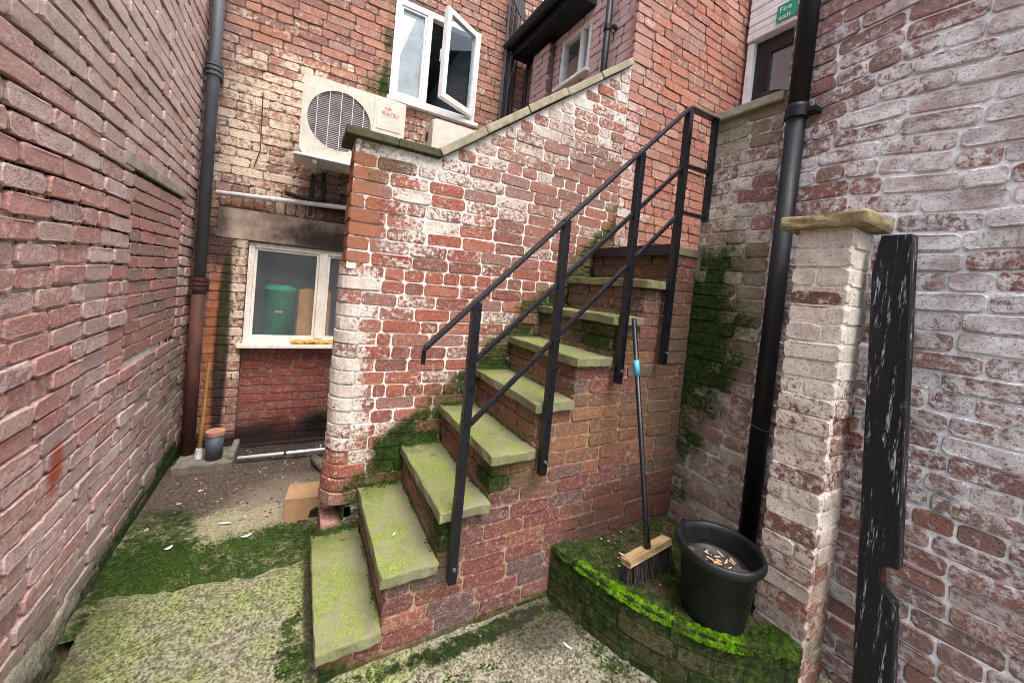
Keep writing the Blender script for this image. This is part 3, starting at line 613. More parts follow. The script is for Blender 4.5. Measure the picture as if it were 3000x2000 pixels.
# door wall and door
obj('door_wall', core(1.0, 2.2, 1.7, 4.95, [(1.25, 2.17, 1.94, 4.62)], 3.8, 3.56, 0), M_XM, SB)
DR = part_empty('door', (3.5, 1.75, 1.94), SB); DR['label'] = 'dark fire door with glazed panel under a white shutter box'
obj('jamb', B((3.48, 2.11, 1.945), (3.56, 2.168, 4.05), .004), M_UPVC, DR); obj('jamb', B((3.48, 1.252, 1.945), (3.56, 1.31, 4.05), .004), M_UPVC, DR)
obj('leaf_frame', frameY(bmesh.new(), 1.31, 2.11, 1.95, 4.05, 3.53, 3.575, .13), M_RAIL, DR)
obj('pane', B((3.55, 1.44, 2.08), (3.556, 1.98, 3.92)), GL_LOW, DR)
obj('room_lining', B((3.9, .9, 1.8), (3.92, 2.4, 4.6)), simple('hall_plaster', rgb(196, 194, 184), None, .9), SB)
for i in range(8): obj('shutter_slat', B((3.455+.004*(i % 2), 1.25, 4.06+i*.07), (3.55, 2.169, 4.128+i*.07), .012), M_UPVC, DR)
# ================================================================== PARAPET WALL OF THE STAIR
PWL = empty('parapet_wall', (1.1, 2.31, 0), 'whitewashed red brick parapet wall with sloping stone coping rising beside the steps', 'wall')
def wtop(x): return 2.31 if x < .665 else 2.31 + (x-.665)*(3.37-2.31)/(2.10-.665)
poly = [(.30, -.05), (2.098, -.05), (2.098, wtop(2.098)), (.665, 2.31), (.21, 2.31), (.21, 1.62), (.30, 1.62)]
bm = bmesh.new(); prism(bm, poly, 2.205, 2.42, 1); obj('mortar', bm, M_WM, PWL)
rw = []; z = .31; k = 0
while z < 3.34:
    t = z+.0675; a = .205 if z > 1.6 else (.30 if k % 2 else .40)
    if t > 2.31: a = .665 + (t-2.31)/((3.37-2.31)/(2.10-.665))
    if a < 2.06: rw.append((z, t, [(a, 2.095)]))
    z += .0748; k += 1
wvW = lambda u, z: .006*math.sin(u*3.1+z*2)
lay(PWL, (0, 2.2, 0), (1, 0, 0), (0, -1, 0), rw[:22], M_W, 'brick_courses', flemish=.05, header=9, jit=.002, spall=.04, seed=41, wave=wvW, maxobj=240)
lay(PWL, (0, 2.2, 0), (1, 0, 0), (0, -1, 0), rw[22:], M_W, 'upper_brick_courses', flemish=.06, header=6, jit=.0022, spall=.05, seed=42, wave=wvW, maxobj=200)
# square returned end above, rounded bullnose bricks below
lay(PWL, (.205, 0, 0), (0, 1, 0), (-1, 0, 0), [(z0, z1, [(2.215, 2.415)]) for z0, z1, _ in rw if 1.62 < z0 and z1 < 2.31], M_W, seed=43, headlen=.2)
rs = random.Random(5); z = .31; k = 0
while z < 1.61:
    L = .0 if k % 2 else .095; j = lambda: rs.uniform(-.003, .003); r_ = .112+rs.uniform(-.004, .004); cx = .295
    if z < .40: r_ += .012
    pl = [(cx+L, 2.2+j()), ] + [(cx-r_*math.cos(a)+j(), 2.312-r_*math.sin(a)+j()) for a in np.linspace(1.5, -1.5, 11)] + [(cx+L, 2.42)]
    bm = bmesh.new(); prism(bm, pl, z+.001*rs.random(), z+.071+rs.uniform(-.002, .002), 2)
    bmesh.ops.bevel(bm, geom=[e for e in bm.edges if abs(e.verts[0].co.z-e.verts[1].co.z) < 1e-3], offset=.005, segments=1, affect='EDGES')
    obj('bullnose_brick', bm, M_W, PWL); z += .0748; k += 1
pl = [(.30, 2.21)]+[(.295-.099*math.cos(a), 2.312-.099*math.sin(a)) for a in np.linspace(1.5, -1.5, 11)]+[(.30, 2.41)]
bm = bmesh.new(); prism(bm, pl, .30, 1.62, 2); obj('bullnose_mortar', bm, M_WM, PWL)
for lo, hi in (((.185, 2.20, .0), (.40, 2.42, .215)), ((.285, 2.205, .22), (.345, 2.41, .30)), ((.19, 2.33, .22), (.27, 2.42, .30))):
    obj('footing_brick', B(lo, hi, .012), M_W, PWL)
sl_ = math.atan((3.37-2.31)/(2.10-.665))
for i, (a, b) in enumerate([(.155, .42), (.424, .665)]): obj('coping_stone', B((a, 2.165+.006*i, 2.312+.002*i), (b, 2.455, 2.355+.004*i), .006), M_COPD, PWL)
n = 5; LS = (2.10-.665)/math.cos(sl_)
for i in range(n):
    mm = Matrix.Translation((.665, 0, 2.312)) @ Matrix.Rotation(-sl_, 4, 'Y')
    obj('coping_stone', B((i*LS/n+.003+(.012 if i == 0 else 0), 2.165+.004*(i % 2), .002+.003*(i % 3)), ((i+1)*LS/n-.003, 2.455, .05+.003*(i % 3)), .006, mm), M_COP, PWL)
# ================================================================== STAIRCASE
ST = empty('brick_staircase', (1.1, 1.85, 0), 'steep red brick staircase with green mossy stone treads below the parapet wall', 'stairs')
T1, GO, RI, X1, YO, YI = .177, .22, .22, .14, 1.50, 2.196
poly = [(X1+.035, -.05)]
for i in range(9): poly += [(X1+GO*i+.035, T1+RI*i-.05), (X1+GO*(i+1)+.035, T1+RI*i-.05)] if i < 8 else [(X1+GO*i+.035, T1+RI*i-.05)]
poly += [(2.142, T1+RI*8-.05), (2.142, -.05)]
pp_ = []
for q in poly:
    if not pp_ or (abs(pp_[-1][0]-q[0])+abs(pp_[-1][1]-q[1])) > 1e-4: pp_.append(q)
bm = bmesh.new(); prism(bm, pp_, YO+.006, YI, 1); obj('mortar', bm, M_SM, ST)
ch = RI/3; sr = []; k = -1; 
for k in range(-1, 25):
    z1 = T1-.05+ch*k; z0 = z1-ch+.0075; st = max(0, math.ceil(k/3 - 1e-6)); a = X1+GO*st+.022
    if k > 0 and k % 3 == 1: pass
    sr.append((max(z0, -.02), z1, [(a, 2.129)]))
lay(ST, (0, YO, 0), (1, 0, 0), (0, -1, 0), sr, M_S, header=0, flemish=.08, jit=.0015, spall=.02, seed=51, joint=.008)
for i in range(9):
    zb = T1+RI*i-.05; x = X1+GO*i+.022
    rr_ = [(zb-ch+.0075, zb, [(YO+.03, YI)])]
    if i > 0: rr_.append((zb-2*ch+.0075, zb-ch, [(YO+.03, YI)]))
    lay(ST, (x, 0, 0), (0, 1, 0), (-1, 0, 0), rr_, M_S, seed=60+i, jit=.002)
rs = random.Random(9)
for i in range(8):
    x0 = X1+GO*i; z = T1+RI*i; bm = bmesh.new()
    box(bm, (x0, YO-.028+rs.uniform(-.008, .006), z-.048), (x0+GO+.018, YI, z), .007, None, 2)
    bmesh.ops.subdivide_edges(bm, edges=[e for e in bm.edges if (e.verts[0].co-e.verts[1].co).length > .1], cuts=11, use_grid_fill=True)
    for v in bm.verts:
        v.co.x += (vnoise(v.co.y*31+i, v.co.z*60)-.5)*.010; v.co.z += (vnoise(v.co.x*24, v.co.y*24+i*3)-.5)*.006; v.co.y += (vnoise(v.co.x*33, v.co.z*40+i)-.5)*.010
    bmesh.ops.rotate(bm, verts=bm.verts, cent=(x0, 1.85, z), matrix=Matrix.Rotation(R(rs.gauss(0, .35)), 3, 'X'))
    obj('tread', bm, M_TREAD, ST, smooth=False)
obj('landing', B((X1+GO*8+.0, YO-.01, T1+RI*8-.05), (2.13, YI, T1+RI*8), .006), M_TREAD, ST)
obj('landing', B((2.131, 1.475, T1+RI*8-.15), (3.5, 2.196, T1+RI*8-.002), .004), M_CONC, ST)
obj('threshold_board', B((X1+GO*8-.025, YO-.05, T1+RI*8-.06), (X1+GO*8-.002, YI-.02, T1+RI*8+.008), .004), M_RAIL, ST)
# ================================================================== RIGHT WALL, SILL WALL, PILLAR
RW = empty('brick_wall', (2.25, .3, 0), 'tall whitewashed brick wall flaking to red behind the black timber post', 'wall')
wvR = lambda u, z: .016*math.sin(u*4.2+z*1.9)+.008*math.sin(u*9+z*3.1)
XR = 2.13
obj('mortar', core(-.9, 1.09, -.1, 4.3, [], XR+.24, XR+.009, 0), M_RM, RW)
lay(RW, (XR, 0, 0), (0, 1, 0), (-1, 0, 0), rows(-.9, 1.09, .0, 4.25, [], .0765, .011), M_R, flemish=.12, header=6, jit=.003, spall=.09, spalld=.004, wave=wvR, seed=71, rot=.9, bl=.22, rec=.006)
SW = empty('sill_wall', (2.25, 1.28, 0), 'short wall of mossy lilac bricks with a stone sill between landing railing and black downpipe', 'wall')
obj('mortar', core(1.091, 1.506, -.1, 2.70, [], XR+.22, XR+.007, 0), M_QM, SW)
lay(SW, (XR, 0, 0), (0, 1, 0), (-1, 0, 0), rows(1.092, 1.50, .0, 2.70, [], .0755), M_Q, flemish=.2, jit=.003, wave=lambda u, z: .005*math.sin(u*9+z), seed=72)
obj('sill_stone', B((XR-.03, 1.09, 2.703), (XR+.26, 1.50, 2.752), .008), M_COP, SW)
GP = empty('gate_pillar', (1.98, .8, 0), 'white painted brick pillar with a yellow sandstone cap in front of the flaking wall', 'pillar')
XP, Y0P, Y1P = 1.82, .635, .825; XPE = 2.01
bm = bmesh.new(); box(bm, (XP+.006, Y0P+.006, -.05), (XPE-.003, Y1P-.006, 1.955)); obj('mortar', bm, M_PM, GP)
pr_ = rows(Y0P, Y1P, .0, 1.96, [], .0755)
lay(GP, (XP, 0, 0), (0, 1, 0), (-1, 0, 0), pr_, M_P, header=3, jit=.0035, spall=.05, seed=81, rot=.8, lset=1, wave=lambda u, z: -.01*math.sin(u*6+z*2))
lay(GP, (0, Y0P, 0), (1, 0, 0), (0, -1, 0), rows(XP+.032, XPE, .0, 1.96, [], .0755), M_P, seed=82, jit=.003, wave=lambda u, z: -.01*math.sin(Y0P*6+z*2))
bm = bmesh.new(); box(bm, (XP-.045, Y0P-.048, 1.955), (XPE+.03, Y1P+.055, 2.010), .012, None, 2)
bmesh.ops.subdivide_edges(bm, edges=bm.edges[:], cuts=3, use_grid_fill=True)
for v in bm.verts: v.co += Vector(((vnoise(v.co.y*30, v.co.z*50)-.5), (vnoise(v.co.x*30, v.co.z*50)-.5), (vnoise(v.co.x*25, v.co.y*25)-.5)*.8))*.012
obj('cap_stone', bm, M_CAP, GP)
# ================================================================== THINGS
def text(name, body, size, mat, parent, mw, shear=0, align='LEFT', ext=.0006):
    cu = bpy.data.curves.new(name, 'FONT'); cu.body = body; cu.size = size; cu.align_x = align; cu.extrude = ext; cu.shear = shear
    t = bpy.data.objects.new(name, cu); C.objects.link(t); dg = bpy.context.evaluated_depsgraph_get(); me = bpy.data.meshes.new_from_object(t.evaluated_get(dg))
    bpy.data.objects.remove(t); me.transform(mw); me.materials.clear(); me.materials.append(mat); return link(bpy.data.objects.new(name, me), parent)
# railing
RL = empty('stair_railing', (1.3, 1.45, 1.0), 'black painted steel stair railing bolted to the side of the steps', 'railing')
YR = 1.448
for x, zb, zt in ((.65, .317, 1.53), (1.07, .72, 1.945), (1.51, 1.144, 2.373), (1.85, 1.24, 2.70)):
    p_ = obj('post', B((x-.018, YR-.018, zb), (x+.018, YR+.018, zt-.006), .003), M_RAIL, RL)
    obj('fixing_bolt', T([(x, YR-.03, zb+.07), (x, YR+.05, zb+.07)], .007, 8), M_IRON, p_)
obj('post', B((2.075, YR-.016, 2.10), (2.105, YR+.016, 2.70), .003), M_RAIL, RL)
def bar(p, q, hw, hh, name):
    p, q = Vector(p), Vector(q); d = q-p; a = math.atan2(d.z, d.x); mm = Matrix.Translation(p) @ Matrix.Rotation(-a, 4, 'Y')
    return obj(name, B((0, -hw, -hh), (d.length, hw, hh), .003, mm), M_RAIL, RL)
sl2 = (2.70-1.53)/1.2
bar((.447, YR, 1.33), (1.85, YR, 2.705), .021, .007, 'handrail'); bar((1.846, YR, 2.705), (2.10, YR, 2.708), .021, .007, 'handrail')
obj('rail_end', T([(.452, YR, 1.335), (.444, YR, 1.32), (.443, YR, 1.265)], .0095, 8), M_RAIL, RL)
for (a, b) in ((.655, 1.26), (.655, .985)):
    xs = [.65, 1.07, 1.51, 1.85]; k = (2.376-1.26)/1.2 if b > 1.1 else (2.105-.985)/1.2
    for x0, x1 in zip(xs, xs[1:]): bar((x0+.018, YR, b+k*(x0+.018-.65)), (x1-.018, YR, b+k*(x1-.018-.65)), .010, .010, 'mid_rail')
bar((1.868, YR, 2.385), (2.076, YR, 2.39), .010, .010, 'mid_rail'); bar((1.868, YR, 2.12), (2.076, YR, 2.125), .010, .010, 'mid_rail')
# downpipes
DP = empty('iron_downpipe', (-.69, 3.78, 0), 'grey cast iron downpipe with rusty brown lower length in the corner by the rear window', 'downpipe')
cx, cy = -.690, 3.80
obj('upper_pipe', T([(cx, cy, 1.30), (cx, cy, 4.9)], .040, 24), M_IRON, DP, True)
obj('lower_pipe', T([(cx, cy, .03), (cx, cy, 1.31)], .045, 24), M_RUST, DP, True)
for z, mm in ((3.02, M_IRON), (1.36, M_RUST)):
    bm = bmesh.new(); 
    for dz, r_ in ((0, .052), (.035, .055), (.07, .052)): lathe(bm, (cx, cy, z+dz), [(.036, -.012), (r_, -.012), (r_, .012), (.036, .012)], 24)
    cl = obj('collar', bm, mm, DP); 
    obj('bracket_lug', B((cx-.05, cy+.02, z-.01), (cx+.05, YB-.002, z+.07), .006), mm, cl)
DP2 = empty('black_downpipe', (2.05, 1.0, .3), 'thick black downpipe running down the flaking wall behind the pillar cap', 'downpipe')
c2 = (2.075, 1.005)
obj('pipe', T([(c2[0], c2[1], .28), (c2[0], c2[1], 2.62)], .041, 24), M_BPIPE, DP2, True)
obj('pipe', T([(c2[0], c2[1], 2.58), (c2[0], c2[1], 4.3)], .0425, 24), M_BPIPE, DP2, True)
bm = bmesh.new(); lathe(bm, (c2[0], c2[1], 2.58), [(.036, -.02), (.050, -.02), (.051, .03), (.047, .045), (.036, .045)], 24)
cl = obj('collar', bm, M_BPIPE, DP2); obj('bracket_lug', B((c2[0]-.01, c2[1]-.085, 2.575), (XR-.003, c2[1]-.04, 2.60), .004), M_BPIPE, cl)
obj('wire_tie', T([(c2[0]+.043*math.cos(a), c2[1]+.043*math.sin(a), 1.02+.01*math.sin(a)) for a in np.linspace(0, 6.28, 24)], .002, 6), M_IRON, DP2)
DP3 = empty('eave_downpipe', (2.05, 2.47, 3.2), 'slim black downpipe on the side building above the sloping coping', 'downpipe')
obj('pipe', T([(2.045, 2.47, 2.6), (2.045, 2.47, 4.35)], .026, 16), M_BPIPE, DP3, True)
bm = bmesh.new(); lathe(bm, (2.045, 2.47, 3.78), [(.02, -.02), (.033, -.02), (.033, .02), (.02, .02)], 16); cl = obj('collar', bm, M_BPIPE, DP3)
obj('bracket_lug', B((2.06, 2.415, 3.765), (2.098, 2.435, 3.795), .003), M_BPIPE, cl)
# cable riser beside the upper window
CB = empty('cable_riser', (1.85, 3.82, 3.0), 'bundle of black cables and conduit climbing the rear wall beside the white window', 'cables')
for i in range(6): obj('cable', T([(1.80+.028*i+.004*math.sin(z*5+i), 3.86-.008*(i % 2), z) for z in np.linspace(2.6, 4.9, 14)], .009+.004*(i % 3 == 0), 8), M_DARK if i % 2 else M_IRON, CB)
obj('conduit', T([(1.84, 3.80, 2.6), (1.84, 3.80, 4.03), (1.85, 3.80, 4.10), (1.89, 3.80, 4.135), (2.06, 3.80, 4.13)], .026, 12), M_DARK, CB)
obj('conduit', T([(2.04, 3.78, 2.6), (2.045, 3.78, 4.02), (2.06, 3.78, 4.10), (2.09, 3.78, 4.15)], .022, 12), M_DARK, CB)
obj('cable', T([(1.875, 3.78, 4.02), (1.845, 3.765, 3.9), (1.82, 3.77, 3.7)], .005, 6), M_IRON, CB)
WC = tag(obj('corrugated_cable', T([(1.97+.39*t, 3.6, 4.72-.06*math.sin(t*3.1)-.02*t) for t in np.linspace(0, 1, 14)], [.013+.004*(i % 2) for i in range(14)], 10), M_UPVC), 'white corrugated cable drooping over the black eave', 'cable')
FL = bmesh.new(); prism(FL, [(1.69, 4.85), (1.83, 4.85), (1.90, 4.60), (1.935, 4.46), (1.86, 4.50), (1.78, 4.60)], 3.70, 3.712, 1); tag(obj('roofing_felt', FL, M_DARK), 'torn black felt flap hanging beside the cable riser', 'felt')
# air conditioners
def aircon(x0, z0, label, H=.615):
    A = empty('air_conditioner', (x0+.39, 3.6, z0), label, 'air conditioner', None); y0, y1 = 3.45, 3.74; x1, z1 = x0+.785, z0+H
    cx, cz, r = x0+.275, z0+.315, .235
    # casing with a round opening in its front sheet
    bm = bmesh.new(); box(bm, (x0, y0+.03, z0), (x1, y1, z1), .008)
    N = 48; ring = [bm.verts.new((cx+r*math.cos(2*math.pi*k/N), y0, cz+r*math.sin(2*math.pi*k/N))) for k in range(N)]
    def edge(a):
        dx, dz = math.cos(a), math.sin(a); t = min(((x1-cx)/dx if dx > 1e-6 else (x0-cx)/dx if dx < -1e-6 else 9), ((z1-cz)/dz if dz > 1e-6 else (z0-cz)/dz if dz < -1e-6 else 9)); return (cx+dx*t, y0, cz+dz*t)
    ot = [bm.verts.new(edge(2*math.pi*k/N)) for k in range(N)]
    inn = [bm.verts.new((v.co.x, y0+.028, v.co.z)) for v in ring]; ob = [bm.verts.new((v.co.x, y0+.04, v.co.z)) for v in ot]
    for k in range(N):
        j = (k+1) % N; bm.faces.new((ring[k], ring[j], ot[j], ot[k])); bm.faces.new((ring[k], inn[k], inn[j], ring[j])); bm.faces.new((ot[k], ot[j], ob[j], ob[k]))
    obj('casing', bm, M_AC, A)
    bm = bmesh.new(); lathe(bm, (0, 0, 0), [(.0001, 0), (r-.003, 0)], 40)
    for v in bm.verts: v.co = Vector((cx+v.co.x, y0+.029, cz+v.co.y))
    obj('fan_recess', bm, M_ACD, A)
    bm = bmesh.new()
    for k in range(-15, 16):
        h = k*.0148; wd = math.sqrt(max(0, (r-.006)**2-h*h))
        if wd > .02: box(bm, (cx-wd, y0+.012, cz+h-.002), (cx+wd, y0+.016, cz+h+.002))
    obj('grille', bm, M_ACW, A)
    for k in (-2, -1, 0, 1, 2):
        h = k*.085; wd = math.sqrt((r+.012)**2-h*h); obj('guard_wire', T([(cx+h, y0-.004, cz-wd), (cx+h, y0-.012, cz), (cx+h, y0-.004, cz+wd)], .003, 6), M_UPVC, A)
    pnl = obj('service_panel', B((x0+.525, y0-.006, z0+.012), (x1-.01, y0+.002, z1-.012), .004), M_AC, A)
    obj('panel_seam', B((x0+.527, y0-.0075, z1-.315), (x1-.012, y0-.0062, z1-.311)), M_ACD, pnl)
    obj('badge_plate', B((x0+.55, y0-.009, z1-.27), (x1-.03, y0-.0068, z1-.03), .002), M_AC, pnl)
    text('logo', 'FUJITSU', .040, M_RED, pnl, Matrix.Translation((x0+.655, y0-.0105, z1-.145)) @ Matrix.Rotation(R(90), 4, 'X'), .2, 'CENTER')
    bm = bmesh.new(); lathe(bm, (0, 0, 0), [(.016, 0), (.021, 0)], 20); lathe(bm, (.022, .006, 0), [(.011, 0), (.015, 0)], 20)
    for v in bm.verts: v.co = Vector((x0+.63+v.co.x, y0-.0105, z1-.092+v.co.y*.6))
    obj('logo_mark', bm, M_RED, pnl)
    for sx_ in (.10, .62):
        br = obj('bracket', B((x0+sx_, y0+.02, z0-.05), (x0+sx_+.035, YB-.002, z0-.018), .003), M_UPVC, A)
        obj('bracket_upright', B((x0+sx_+.003, YB-.035, z0-.42), (x0+sx_+.032, YB-.004, z0-.052), .003), M_DARK if sx_ < .3 else M_UPVC, br)
    obj('drip_tray', B((x0-.03, y0-.02, z0-.018), (x1+.02, y1+.02, z0-.002), .003), M_UPVC, A)
    obj('handle_shade_plate', B((x0-.004, y0+.14, z1-.16), (x0-.001, y0+.22, z1-.08), .001), M_DARK, A)  # flat dark plate stands in for the shade inside a hand hold
    return A
aircon(-.08, 2.487, 'beige air conditioner with round grey fan grille, fully seen left of the white window')
aircon(.955, 2.30, 'second beige air conditioner half hidden by the sloping coping under the open casement', .765)
tag(obj('drain_hose', T([(.12, 3.80, 2.45), (.13, 3.83, 2.3), (.13, 3.84, 2.24), (.08, 3.84, 2.205), (-.02, 3.84, 2.20), (-.16, 3.85, 2.225)], .02, 10), M_DARK, None, True), 'black lagged hose drooping below the beige air conditioner', 'hose')
tag(obj('rust_streak_wire', T([(-.375, 3.893, 3.02), (-.37, 3.892, 2.8), (-.365, 3.892, 2.55), (-.40, 3.892, 2.40)], .004, 6), M_RUST), 'thin rusty wire hanging down the rear brick wall', 'wire')
WP = empty('waste_pipe', (.1, 3.83, 2.15), 'white plastic waste pipe crossing the rear wall above the concrete lintel', 'pipe')
obj('pipe', T([(-.63, 3.84, 2.13), (.95, 3.84, 2.215)], .021, 16), M_PVC, WP, True)
obj('coupler', T([(-.27, 3.84, 2.149), (-.23, 3.84, 2.151)], .024, 16), M_PVC, WP, True)
FP = empty('floor_pipe', (0, 3.58, .03), 'thin white plastic pipe lying on the dirt below the dark red panel', 'pipe')
obj('pipe', T([(-.34, 3.62, .025), (.36, 3.545, .05)], .013, 12), M_PVC, FP, True); obj('clip', T([(-.02, 3.587, .035), (.0, 3.585, .036)], .016, 12), M_DARK, FP)
tag(obj('pipe_offcut', T([(.20, 3.42, .035), (.30, 3.12, .04)], .032, 12), M_CONC, None, True), 'short grey pipe offcut on the dirt beside the rounded wall end', 'pipe')
# window contents
BT = empty('storage_tub', (-.15, 4.13, .86), 'green plastic tub standing inside behind the cream window', 'tub')
bm = bmesh.new(); lathe(bm, (-.15, 4.13, .862), [(.0001, 0), (.115, 0), (.128, .50), (.136, .51), (.126, .53), (.10, .55), (.0001, .555)], 32); obj('body', bm, simple('green_plastic', rgb(40, 178, 140), rgb(34, 160, 126), .5), BT, True)
obj('label_strip', B((-.18, 4.000, 1.17), (-.12, 4.004, 1.185)), M_UPVC, BT)
tag(obj('paper_sack', B((-.01, 4.02, .862), (.28, 4.28, 1.40), .06), simple('sack_paper', rgb(222, 168, 108), rgb(204, 146, 90), .85, 0, 8, .6)), 'brown paper sack inside the cream window beside the green tub', 'sack')
# crumbly foam on the lower sill
rs = random.Random(4); bm = bmesh.new()
for i in range(70):
    r_ = rs.uniform(.008, .022); g_ = bmesh.ops.create_icosphere(bm, subdivisions=1, radius=r_)['verts']; c = Vector((rs.uniform(-.02, .42), rs.uniform(YB-.03, YB+.02), .905+r_*.6+rs.random()*.012))
    for v in g_: v.co = Vector((v.co.x*1.5, v.co.y, v.co.z*.8))*rs.uniform(.8, 1.2)+c
o = tag(obj('foam_crumbs', bm, M_FOAM), 'orange foam crumbs heaped along the lower window sill', 'foam', kind='stuff')
# corner clutter
tag(obj('leaning_stick', T([(-.598, 3.69, .10), (-.578, 3.72, .78)], .013, 10), M_STICK), 'thin wooden stick leaning beside the rusty downpipe', 'stick')
SK = tag(obj('white_sock', T([(-.60, 3.687, .03), (-.599, 3.688, .11)], [.026, .02], 10), M_FEATH), 'small white cap on the foot of the wooden stick', 'cap')
CS = empty('clay_pot', (-.50, 3.64, .03), 'grey cylinder with an orange clay rim on the small kerb by the downpipe', 'pot')
bm = bmesh.new(); lathe(bm, (-.50, 3.66, .03), [(.0001, 0), (.055, 0), (.06, .19), (.0001, .19)], 20); obj('body', bm, M_IRON, CS, True)
bm = bmesh.new(); lathe(bm, (-.50, 3.66, .221), [(.0001, 0), (.064, 0), (.064, .03), (.05, .035), (.0001, .03)], 20); obj('rim', bm, simple('terracotta', rgb(178, 128, 106), rgb(150, 104, 88), .9), CS)
KB = bmesh.new(); box(KB, (-.73, 3.52, -.03), (-.36, 3.56, .05), .012); box(KB, (-.40, 3.56, -.03), (-.355, 3.88, .085), .015); box(KB, (-.73, 3.56, -.03), (-.402, 3.88, .028), .01)
tag(obj('gully_kerb', KB, M_CONC), 'low concrete gully kerb around the foot of the rusty downpipe', 'kerb')
# cardboard box
BX = empty('cardboard_box', (.13, 2.68, 0), 'small brown cardboard box on the ground against the rounded wall end', 'box')
rm = Matrix.Translation((.012, 2.635, 0)) @ Matrix.Rotation(R(-7), 4, 'Z')
obj('body', B((0, 0, .002), (.27, .19, .148), .003, rm), M_CARD, BX)
obj('flap', B((-.002, -.001, .149), (.272, .193, .153), .001, rm), M_CARD, BX)
bm = bmesh.new(); prism(bm, [(.135, .022), (.20, .02), (.20, .075), (.175, .085), (.145, .065)], -.002, -.0005, 1); bmesh.ops.transform(bm, matrix=rm, verts=bm.verts); obj('hole_shade_patch', bm, M_DARK, BX)  # flat dark patch drawn for the shaded inside of a torn hole
# planter bed: curved mossy brick kerb with soil
PB_ = empty('raised_bed', (1.6, 1.0, 0), 'curved raised bed edged with dark mossy bricks between the steps and the pillar', 'planter')
ctrl = [(1.215, 1.498), (1.285, 1.25), (1.365, 1.03), (1.50, .82), (1.65, .70), (1.818, .635)]
def bez(t):
    n_ = len(ctrl)-1; x = t*n_; i = min(int(x), n_-1); f = x-i
    p = [Vector(ctrl[max(0, min(n_, i+k))]) for k in (-1, 0, 1, 2)]
    return .5*((2*p[1])+(-p[0]+p[2])*f+(2*p[0]-5*p[1]+4*p[2]-p[3])*f*f+(-p[0]+3*p[1]-3*p[2]+p[3])*f**3)
path = [bez(t) for t in np.linspace(0, 1, 81)]
def off(i, d):
    a = path[max(0, i-1)]; b = path[min(80, i+1)]; t = (b-a).normalized(); return path[i] + Vector((-t.y, t.x))*d     # d>0 inwards (towards the bed)
bed_moss = lambda g: g.add(.62, g.ss(g.pos()[3], .16, .3, 0, .25), g.mad(g.noise(3, 2, .6, off=6), .6, -.3))
bed_col = lambda g: g.ramp(g.noise(30, 4, .75), [(.32, rgb(14, 18, 7)), (.5, rgb(34, 46, 15)), (.68, rgb(66, 84, 28))])
M_BED = masonry('brick_bed', [rgb(48, 34, 24), rgb(38, 32, 22), rgb(34, 32, 20)], None, moss=bed_moss, mcol=bed_col, spot=.5); M_BEDM = masonry('mortar_bed', [rgb(50, 46, 34), rgb(74, 68, 50)], None, moss=bed_moss, mcol=bed_col, mortar=True)
def seg(name, i0, i1, d0, d1, z0, z1, mat, bev, parent):
    idx = list(range(i0, i1+1)); pl = [tuple(off(i, d0)) for i in idx]+[tuple(off(i, d1)) for i in idx[::-1]]
    bm = bmesh.new(); prism(bm, pl, z0, z1, 2)
    if bev: bmesh.ops.bevel(bm, geom=bm.edges[:], offset=bev, segments=1, affect='EDGES')
    return obj(name, bm, mat, parent)
seg('mortar', 0, 80, .0045, .10, -.02, .285, M_BEDM, 0, PB_)
rs = random.Random(8)
for r_ in range(4):
    i = 0
    while i < 80:
        st = rs.choice((8, 13, 15, 15)); j = min(80, i+st)
        if 80-j < 5: j = 80
        seg('brick', i, j, rs.uniform(-.004, .004), .105, .0+r_*.074, .0+r_*.074+.066+(.012 if r_ == 3 else 0), M_BED, .004, PB_); i = j+1
pl = [tuple(off(i, .10)) for i in range(81)]+[(XP, .66), (XP, Y1P), (XPE, Y1P), (XPE, .66), (2.12, .66), (2.12, 1.49)]
sv = []; xs_, ys_ = np.linspace(1.2, 2.13, 60), np.linspace(.6, 1.51, 60)
def inside(x, y):
    c = False; n_ = len(pl)
    for i in range(n_):
        (x1, y1), (x2, y2) = pl[i], pl[(i+1) % n_]
        if (y1 > y) != (y2 > y) and x < (x2-x1)*(y-y1)/(y2-y1)+x1: c = not c
    return c
vid = {}; vv = []; ff = []
for j, y in enumerate(ys_):
    for i, x in enumerate(xs_):
        vid[i, j] = len(vv); vv.append((x, y, .268+(fbm(x*9, y*9)-.45)*.05))
for j in range(59):
    for i in range(59):
        if inside((xs_[i]+xs_[i+1])/2, (ys_[j]+ys_[j+1])/2): ff.append((vid[i, j], vid[i+1, j], vid[i+1, j+1], vid[i, j+1]))
mesh('soil', vv, ff, M_SOIL, PB_, True)
# plant pot
PT = empty('plant_pot', (1.635, .895, .29), 'round black plastic plant pot holding cigarette ends on the raised bed', 'plant pot')
pc = (1.635, .895, .285)
bm = bmesh.new(); bm, rg = lathe(bm, pc, [(.0001, .0), (.118, .0), (.122, .01), (.150, .265), (.168, .272), (.174, .285), (.172, .305), (.163, .312), (.152, .305), (.148, .285), (.140, .23), (.1375, .21), (.0001, .205)], 48); obj('body', bm, M_POT, PT, True)
bm = bmesh.new(); lathe(bm, pc, [(.136, .222), (.1415, .222), (.1415, .229), (.137, .229)], 48); obj('inner_ridge', bm, M_POT, PT, True)
bm = bmesh.new(); lathe(bm, pc, [(.0001, .212), (.05, .216), (.10, .211), (.136, .207)], 32)
for v in bm.verts: v.co.z += (vnoise(v.co.x*90, v.co.y*90)-.5)*.016
obj('ash_fill', bm, simple('ash', rgb(40, 36, 34), rgb(84, 76, 70), .95, 0, 40, .8), PT)
bu = T([(-.017, 0, 0), (.017, 0, 0)], .0042, 8); me_b = bpy.data.meshes.new('butt'); bu.to_mesh(me_b); bu.free(); me_b.materials.append(M_BUTT)
rs = random.Random(2)
